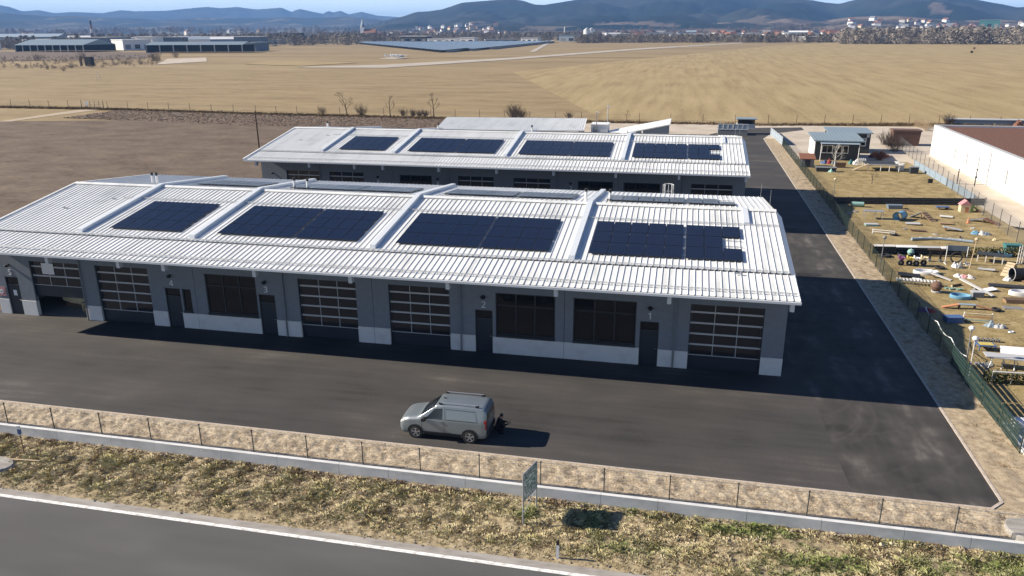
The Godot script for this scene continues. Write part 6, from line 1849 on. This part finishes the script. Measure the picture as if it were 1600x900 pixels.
func far_country() -> void:
	# hills, far to near
	hill("distant_mountains", [Vector2(-0.9029, 0.02242), Vector2(-0.8348, 0.02193), Vector2(-0.7696, 0.02678), Vector2(-0.7615, 0.02499), Vector2(-0.7508, 0.02069), Vector2(-0.7362, 0.02204), Vector2(-0.7220, 0.01893), Vector2(-0.7068, 0.02027), Vector2(-0.6764, 0.01909), Vector2(-0.6570, 0.02245), Vector2(-0.6444, 0.02117), Vector2(-0.6118, 0.02195), Vector2(-0.5848, 0.02475), Vector2(-0.5676, 0.02617), Vector2(-0.5541, 0.02484), Vector2(-0.5366, 0.02627), Vector2(-0.5158, 0.02353), Vector2(-0.5051, 0.02425), Vector2(-0.4871, 0.02567), Vector2(-0.4767, 0.02074), Vector2(-0.4669, 0.02428), Vector2(-0.4548, 0.02144), Vector2(-0.4403, 0.01858), Vector2(-0.4341, 0.02214), Vector2(-0.4291, 0.01999), Vector2(-0.4200, 0.02212), Vector2(-0.4106, 0.01780), Vector2(-0.3955, 0.02065), Vector2(-0.3769, 0.01627), Vector2(-0.3541, 0.01474), Vector2(-0.3083, 0.00869), Vector2(-0.2463, 0.00099)], 7500, 9800, 0.0006, 3, 0.8, Color(0.04, 0.05, 0.04), Color(0.07, 0.07, 0.06), Color(0.12, 0.11, 0.09), 0.9)
	hill("blue_foothills", [Vector2(-0.9043, 0.01562), Vector2(-0.7709, 0.01933), Vector2(-0.7485, 0.01755), Vector2(-0.7255, 0.01571), Vector2(-0.7014, 0.01641), Vector2(-0.6771, 0.01449), Vector2(-0.6391, 0.01384), Vector2(-0.6232, 0.01114), Vector2(-0.5861, 0.01382), Vector2(-0.5519, 0.01379), Vector2(-0.5097, 0.01373), Vector2(-0.4808, 0.01509), Vector2(-0.4591, 0.01362), Vector2(-0.4146, 0.01494), Vector2(-0.3922, 0.01342), Vector2(-0.3544, 0.01037), Vector2(-0.2929, 0.00567), Vector2(-0.2307, 0.00016)], 4800, 6600, 0.0009, 4, 0.75, Color(0.035, 0.042, 0.032), Color(0.075, 0.07, 0.055), Color(0.17, 0.15, 0.1), 0.35)
	hill("wooded_hill", [Vector2(-0.4155, 0.00192), Vector2(-0.4003, 0.00403), Vector2(-0.3812, 0.00684), Vector2(-0.3658, 0.01115), Vector2(-0.3465, 0.01544), Vector2(-0.3309, 0.02048), Vector2(-0.3171, 0.02115), Vector2(-0.3001, 0.02328), Vector2(-0.2884, 0.02687), Vector2(-0.2752, 0.03117), Vector2(-0.2574, 0.03255), Vector2(-0.2381, 0.03391), Vector2(-0.2149, 0.03523), Vector2(-0.2010, 0.03298), Vector2(-0.1879, 0.02854), Vector2(-0.1762, 0.02773), Vector2(-0.1624, 0.02982), Vector2(-0.1455, 0.03259), Vector2(-0.1149, 0.03665), Vector2(-0.0619, 0.04038), Vector2(0.0122, 0.04079), Vector2(0.0701, 0.03707), Vector2(0.1057, 0.03233), Vector2(0.1321, 0.02983), Vector2(0.1473, 0.02686), Vector2(0.1623, 0.02526), Vector2(0.1739, 0.02843), Vector2(0.1994, 0.03327), Vector2(0.2369, 0.03636), Vector2(0.2742, 0.03162), Vector2(0.2956, 0.02733), Vector2(0.3107, 0.02386), Vector2(0.3214, 0.02176), Vector2(0.3344, 0.01840), Vector2(0.3399, 0.01892), Vector2(0.3622, 0.01728), Vector2(0.4054, 0.01173), Vector2(0.4458, 0.00879)], 2500, 4600, 0.0011, 9, 0.85, Color(0.014, 0.021, 0.017), Color(0.038, 0.040, 0.033), Color(0.15, 0.12, 0.09), 0.9)
	hill("vineyard_slopes", [Vector2(-0.3086, 0.00060), Vector2(-0.2463, 0.00321), Vector2(-0.1917, 0.00363), Vector2(-0.1527, 0.00267), Vector2(-0.1140, 0.00538), Vector2(-0.0681, 0.00801), Vector2(-0.0300, 0.00556), Vector2(0.0147, 0.00525), Vector2(0.0728, 0.00695), Vector2(0.1079, 0.01016), Vector2(0.1429, 0.00638), Vector2(0.1760, 0.01085), Vector2(0.2215, 0.01169), Vector2(0.2533, 0.00869), Vector2(0.2842, 0.00577), Vector2(0.3193, 0.00669), Vector2(0.3536, 0.00384), Vector2(0.3971, 0.00102)], 2100, 3100, 0.002, 6, 0.8, Color(0.045, 0.04, 0.034), Color(0.10, 0.08, 0.065), Color(0.19, 0.15, 0.115), 0.1)
	# bare woods and hedges on the plain: one mass each
	var cl := mb()
	for i in 230:
		var a := rng.randf() * TAU
		var y := rng.randf()
		var rr := (0.5 * sin(PI * pow(y, 0.7)) + 0.06) * sqrt(rng.randf())
		var p := v3(cos(a) * rr, y, sin(a) * rr)
		var u := v3(rng.randfn() * 0.8, 1.0, rng.randfn() * 0.8).normalized() * rng.randf_range(0.03, 0.09)
		var w := v3(cos(a + 1.3), 0.1, sin(a + 1.3)) * rng.randf_range(0.015, 0.045)
		cl.col = Color(1, 1, 1) * rng.randf_range(0.6, 1.25)
		cl.quad(p - u, p + w, p + u, p - w)
	var clump := cl.mesh(M.clump)
	var belts := [["far_woodland", "grey-brown leafless wood behind the striped field", 1318, 1720, 1010, 1360, 900, 6, 19, Color(0.28, 0.245, 0.205)],
		["far_hedgerow", "dark leafless hedgerow along the far edge of the airfield", 900, 1330, 1110, 1330, 700, 5, 11, Color(0.19, 0.165, 0.135)],
		["far_copse", "dim leafless trees behind the solar park buildings", 380, 930, 1300, 2000, 900, 6, 14, Color(0.185, 0.165, 0.135)],
		["far_thicket", "brown leafless trees behind the industrial halls", -160, 560, 1080, 1900, 1100, 6, 15, Color(0.22, 0.195, 0.16)],
		["scrub_belt", "low brown scrub in front of the industrial halls", -160, 245, 500, 740, 700, 0.6, 2.0, Color(0.3, 0.245, 0.18)],
		["village_trees", "leafless trees scattered among the distant villages", 420, 1720, 1500, 2600, 1700, 6, 13, Color(0.19, 0.155, 0.13)],
		["plain_trees", "leafless trees dotted over the plain below the blue foothills", -200, 620, 1700, 5000, 1400, 8, 16, Color(0.19, 0.155, 0.13)]]
	for q in belts:
		var at := []
		var cols := []
		var cn := FastNoiseLite.new()
		cn.seed = int(q[4])
		cn.frequency = 0.006
		for i in q[6]:
			var az := az_of(rng.randf_range(q[2], q[3]))
			var r := rng.randf_range(q[4], q[5])
			var y := 0.0
			for hh in hills.slice(2): y = maxf(y, hill_y(hh, az, r))
			var p := spot(az, r, y - 0.5)
			if q[4] >= 1500 and cn.get_noise_2d(p.x, p.z) < -0.05: continue
			var s := rng.randf_range(q[7], q[8])
			at.append(Transform3D(Basis(Vector3.UP, rng.randf() * TAU).scaled(v3(s * rng.randf_range(0.9, 2.2), s, s * rng.randf_range(0.9, 2.0))), p))
			cols.append(q[9] * rng.randf_range(0.65, 1.35))
		scatter(q[0], q[1], "trees", clump, at, cols)
	# village houses
	var hm := []
	for k in 4:
		var b := mb().span(v3(-6, -2, -4.5), v3(6, 5.5, 4.5))
		var ms := b.mesh(M[["render_white", "offwhite", "cream", "render_white"][k]])
		var r := mb()
		gable(r, 12, 9, 5.5, 3.6)
		r.mesh(M[["rust_roof", "brown", "rust_roof", "mid_grey"][k]], ms)
		hm.append(ms)
	var vill := [[560, 640, 1750, 2300, 34, "small pale house in the village beside the church"], [640, 790, 2300, 3000, 50, "small pale house on the lower slope of the wooded hill"], [880, 1130, 1700, 2200, 34, "small pale house in the village behind the airfield hedgerow"], [1130, 1330, 1500, 2100, 54, "small pale house in the village above the white hangars"], [1330, 1480, 2300, 2900, 34, "small pale house among the vineyard slopes"], [1440, 1610, 2200, 2700, 40, "small pale house in the town behind the leafless wood"], [0, 420, 1900, 3200, 16, "small pale house scattered below the blue foothills"]]
	for q in vill:
		for i in q[4]:
			var az := az_of(rng.randf_range(q[0], q[1]))
			var r := rng.randf_range(q[2], q[3])
			var y := 0.0
			for hh in hills.slice(2): y = maxf(y, hill_y(hh, az, r))
			var o := inst(hm[rng.randi() % 4], "village_house", self, spot(az, r, y), ry(rng.randf() * 360.0).scaled(Vector3.ONE * rng.randf_range(0.8, 1.5)))
			tag(o, q[5], "house", q[5].replace("small pale house", "houses"))
	# industry on the plain
	shed_far("grey-roofed warehouse with a long dark open front in the industrial estate", Vector3(-655.41, 0, -634.54), Vector3(-577.74, 0, -635.03), 46, 6.2, 5.0, "house_dark", "metal_roof", 9)
	shed_far("long hall with bright blue-grey roof behind the open warehouse", Vector3(-969.55, 0, -874.19), Vector3(-850.61, 0, -906.63), 40, 12.0, 4.0, "screen_blue", "screen_blue")
	shed_far("tall plain blue-grey hall beside the open warehouse", Vector3(-659.01, 0, -733.03), Vector3(-628.52, 0, -732.44), 40, 12.0, 0.0, "slate", "pale_grey")
	shed_far("pale grey hall with a dark doorway in the industrial estate", Vector3(-587.14, 0, -680.59), Vector3(-572.12, 0, -705.20), 30, 10.0, 0.0, "white", "white")
	shed_far("open storage shed with a row of posts and blue-grey roof", Vector3(-489.00, 0, -605.25), Vector3(-398.71, 0, -616.17), 26, 6.6, 2.6, "house_dark", "metal_roof", 7)
	shed_far("long dark blue hall with white roof behind the storage shed", Vector3(-654.16, 0, -857.92), Vector3(-534.42, 0, -887.31), 30, 11.0, 0.0, "slate", "white")
	shed_far("blue-grey square hall at the end of the storage shed", Vector3(-422.36, 0, -657.24), Vector3(-406.97, 0, -657.24), 24, 7.5, 0.0, "slate", "metal_roof")
	shed_far("white angular hall between the pale hall and the storage shed", Vector3(-661.42, 0, -823.92), Vector3(-637.82, 0, -822.91), 20, 12.0, 0.0, "white", "white")
	shed_far("low pale hall beside the black tower block", Vector3(-608.13, 0, -1017.64), Vector3(-587.65, 0, -1064.22), 20, 5.0, 0.0, "pale_grey", "screen_blue")
	shed_far("black cube building on the plain", Vector3(-629.33, 0, -1150.19), Vector3(-606.85, 0, -1147.31), 22, 14.0, 0.0, "black", "mid_grey")
	shed_far("pale grey cube building next to the black cube", Vector3(-606.38, 0, -1147.25), Vector3(-582.42, 0, -1155.71), 24, 13.5, 0.0, "pale_grey", "pale_grey")
	shed_far("dark hall with white end behind the solar park", Vector3(-444.78, 0, -1154.69), Vector3(-399.08, 0, -1148.48), 20, 8.5, 0.0, "house_dark", "white")
	shed_far("white hall with grey roof behind the solar park", Vector3(-398.01, 0, -1148.34), Vector3(-371.36, 0, -1144.72), 16, 5.0, 0.0, "white", "pale_grey")
	shed_far("small white hall with vertical doors behind the solar park", Vector3(-370.30, 0, -1144.57), Vector3(-352.42, 0, -1142.14), 16, 6.0, 0.0, "white", "mid_grey")
	shed_far("white hall standing alone behind the solar park", Vector3(-345.11, 0, -1141.15), Vector3(-321.29, 0, -1137.91), 16, 6.0, 0.0, "white", "white")
	shed_far("low grey sheds at the end of the solar park", Vector3(-306.95, 0, -1135.96), Vector3(-261.57, 0, -1152.06), 14, 3.5, 0.0, "mid_grey", "pale_grey")
	shed_far("white hangar pair beside the taxiway", Vector3(-259.91, 0, -1186.74), Vector3(-233.10, 0, -1182.65), 16, 5.0, 0.0, "white", "pale_grey")
	shed_far("blue-fronted hangar with white roof edge on the airfield", Vector3(-203.54, 0, -1208.27), Vector3(-178.00, 0, -1204.15), 20, 8.5, 0.0, "screen_blue", "slate")
	shed_far("dark open hangar next to the blue-fronted one", Vector3(-176.99, 0, -1203.99), Vector3(-162.86, 0, -1201.71), 20, 6.5, 0.0, "house_dark", "white")
	shed_far("long white hangar at the airfield hedgerow", Vector3(138.60, 0, -1115.51), Vector3(173.59, 0, -1142.00), 24, 6.0, 0.0, "render_white", "white")
	shed_far("second white hangar beside the long white one", Vector3(176.83, 0, -1152.44), Vector3(201.60, 0, -1170.77), 24, 7.0, 0.0, "render_white", "pale_grey")
	shed_far("grey barn with a sloping roof at the wood's edge", Vector3(204.39, 0, -979.54), Vector3(218.01, 0, -978.08), 16, 5.0, 4.0, "pale_grey", "mid_grey")
	shed_far("low white-roofed hall inside the leafless wood", Vector3(365.17, 0, -1067.52), Vector3(394.86, 0, -1063.24), 18, 5.5, 0.0, "slate", "render_white")
	shed_far("long teal factory hall in the town on the slope", spot(az_of(1535), 1900, 14), spot(az_of(1566), 1900, 14), 30, 16.0, 0.0, "teal", "screen_blue")
	for i in 30:
		var az := az_of(rng.randf_range(-120.0, 470.0) if i < 20 else rng.randf_range(930.0, 1250.0))
		var r := rng.randf_range(1000.0, 1350.0) if i < 20 else rng.randf_range(1350.0, 1700.0)
		var w := rng.randf_range(18.0, 48.0)
		var p := spot(az, r)
		var o := shed_far("low pale hall %s" % ["among the leafless trees behind the industrial estate", "in the built-up band behind the airfield hedgerow"][int(i >= 20)], p, p + v3(cos(az), 0, sin(az)) * w, 18, rng.randf_range(6.0, 12.0), 2.5 if i % 3 == 0 else 0.0, ["white", "pale_grey", "render_white", "screen_blue"][i % 4], ["pale_grey", "white", "screen_blue", "white"][(i / 2) % 4], 0, "distant_hall")
		o.set_meta("group", ["halls behind the industrial estate", "halls behind the hedgerow"][int(i >= 20)])
	for k in 3:
		var s := thing("grain_silo", "tall white round grain silo at the far side of the airfield", "silo", [Vector3(-179.01, 0, -1347.10), Vector3(-173.00, 0, -1361.12), Vector3(-145.98, 0, -1355.50)][k], 0.0, "white grain silos")
		put(mb().tube(Vector3.ZERO, v3(0, 16.0 if k < 2 else 10.0, 0), 6.0 if k < 2 else 3.5, -1, 14), "silo_wall", "render_white", s)
		put(mb().tube(v3(0, 16.0 if k < 2 else 10.0, 0), v3(0, 20.0 if k < 2 else 12.0, 0), 6.2 if k < 2 else 3.6, 0.3, 14), "silo_roof", "white", s)
	var ch := thing("village_church", "white village church with a pointed steeple", "church", spot(az_of(566), 1760))
	put(mb().span(v3(-4, 0, -4), v3(4, 24, 4)), "tower", "render_white", ch)
	put(mb().lathe([v2(5.4, 24), v2(0, 40)], Vector3.ZERO, ry(45), 4), "steeple", "slate", ch)
	put(mb().span(v3(4.01, 0, -7), v3(30, 12, 7)), "nave", "cream", ch)
	var nr := mb()
	gable(nr, 26, 14, 12, 8)
	var nv := put(nr, "nave_roof", "rust_roof", ch)
	nv.position = v3(17, 0, 0)
	var cy := thing("factory_chimney", "thin banded factory chimney rising over the plain", "chimney", spot(az_of(141), 1900))
	for k in 5: put(mb().tube(v3(0, k * 8.0, 0), v3(0, k * 8.0 + 8.0, 0), 3.2 - k * 0.3, 2.9 - k * 0.3, 10), "chimney_ring", ["offwhite", "rust_roof"][k % 2] if k < 4 else "black", cy)
	var mast := thing("radio_mast", "slim white mast behind the blue-fronted hangar", "mast", Vector3(-237.15, 0, -1475.03))
	put(mb().tube(Vector3.ZERO, v3(0, 22, 0), 1.2, 0.9, 8), "mast_shaft", "white", mast)
	put(mb().box(v3(0, 22.4, 0), v3(2.4, 0.8, 2.4)), "mast_head", "pale_grey", mast)
	# solar park
	var sp := thing("solar_park", "wide field of blue-grey solar tables beside the runway", "solar park", Vector3.ZERO)
	for k in 42:
		var x := -472.0 + k * 6.7
		var zn := lerpf(-1052.0, -618.0, clampf((x + 476.0) / 264.0, 0, 1)) if x < -212.0 else lerpf(-618, -800, (x + 212.0) / 24.0)
		var bs := Basis(v3(0, 0, 1), 0.1 if k % 2 else -0.1)
		var row := put(mb().box(v3(x, 1.9, (zn - 1115.0) / 2.0), v3(6.3, 0.06, zn + 1115.0), bs), "panel_row", "cell", sp)
		put(mb().box(v3(x, 1.9, (zn - 1115.0) / 2.0) + bs * v3(0, -0.07, 0), v3(5.2, 0.06, zn + 1115.0), bs), "back_sheet", "pale_grey", row)
		put(mb().span(v3(x - 0.1, -0.3, -1115.0), v3(x + 0.1, 1.7, zn)), "row_support", "galv", row)
	# parked aeroplanes
	for i in 3:
		var p := thing("light_aircraft", "small white light aircraft parked on the apron", "aeroplane", [Vector3(-208.48, 0, -488.71), Vector3(-203.01, 0, -484.10), Vector3(-198.10, 0, -479.56)][i], 0.6 + i * 0.4, "light aircraft on the apron")
		put(mb().tube(v3(-4, 1.4, 0), v3(3.4, 1.3, 0), 0.35, 0.8, 10), "fuselage", "white", p)
		put(mb().box(v3(1.4, 2.2, 0), v3(1.6, 0.15, 10.5)), "wing", "white", p)
		put(mb().box(v3(-3.7, 2.2, 0), v3(1.0, 1.7, 0.12)), "tail_fin", "white", p)
		put(mb().box(v3(-3.7, 1.6, 0), v3(0.9, 0.1, 3.2)), "tailplane", "white", p)
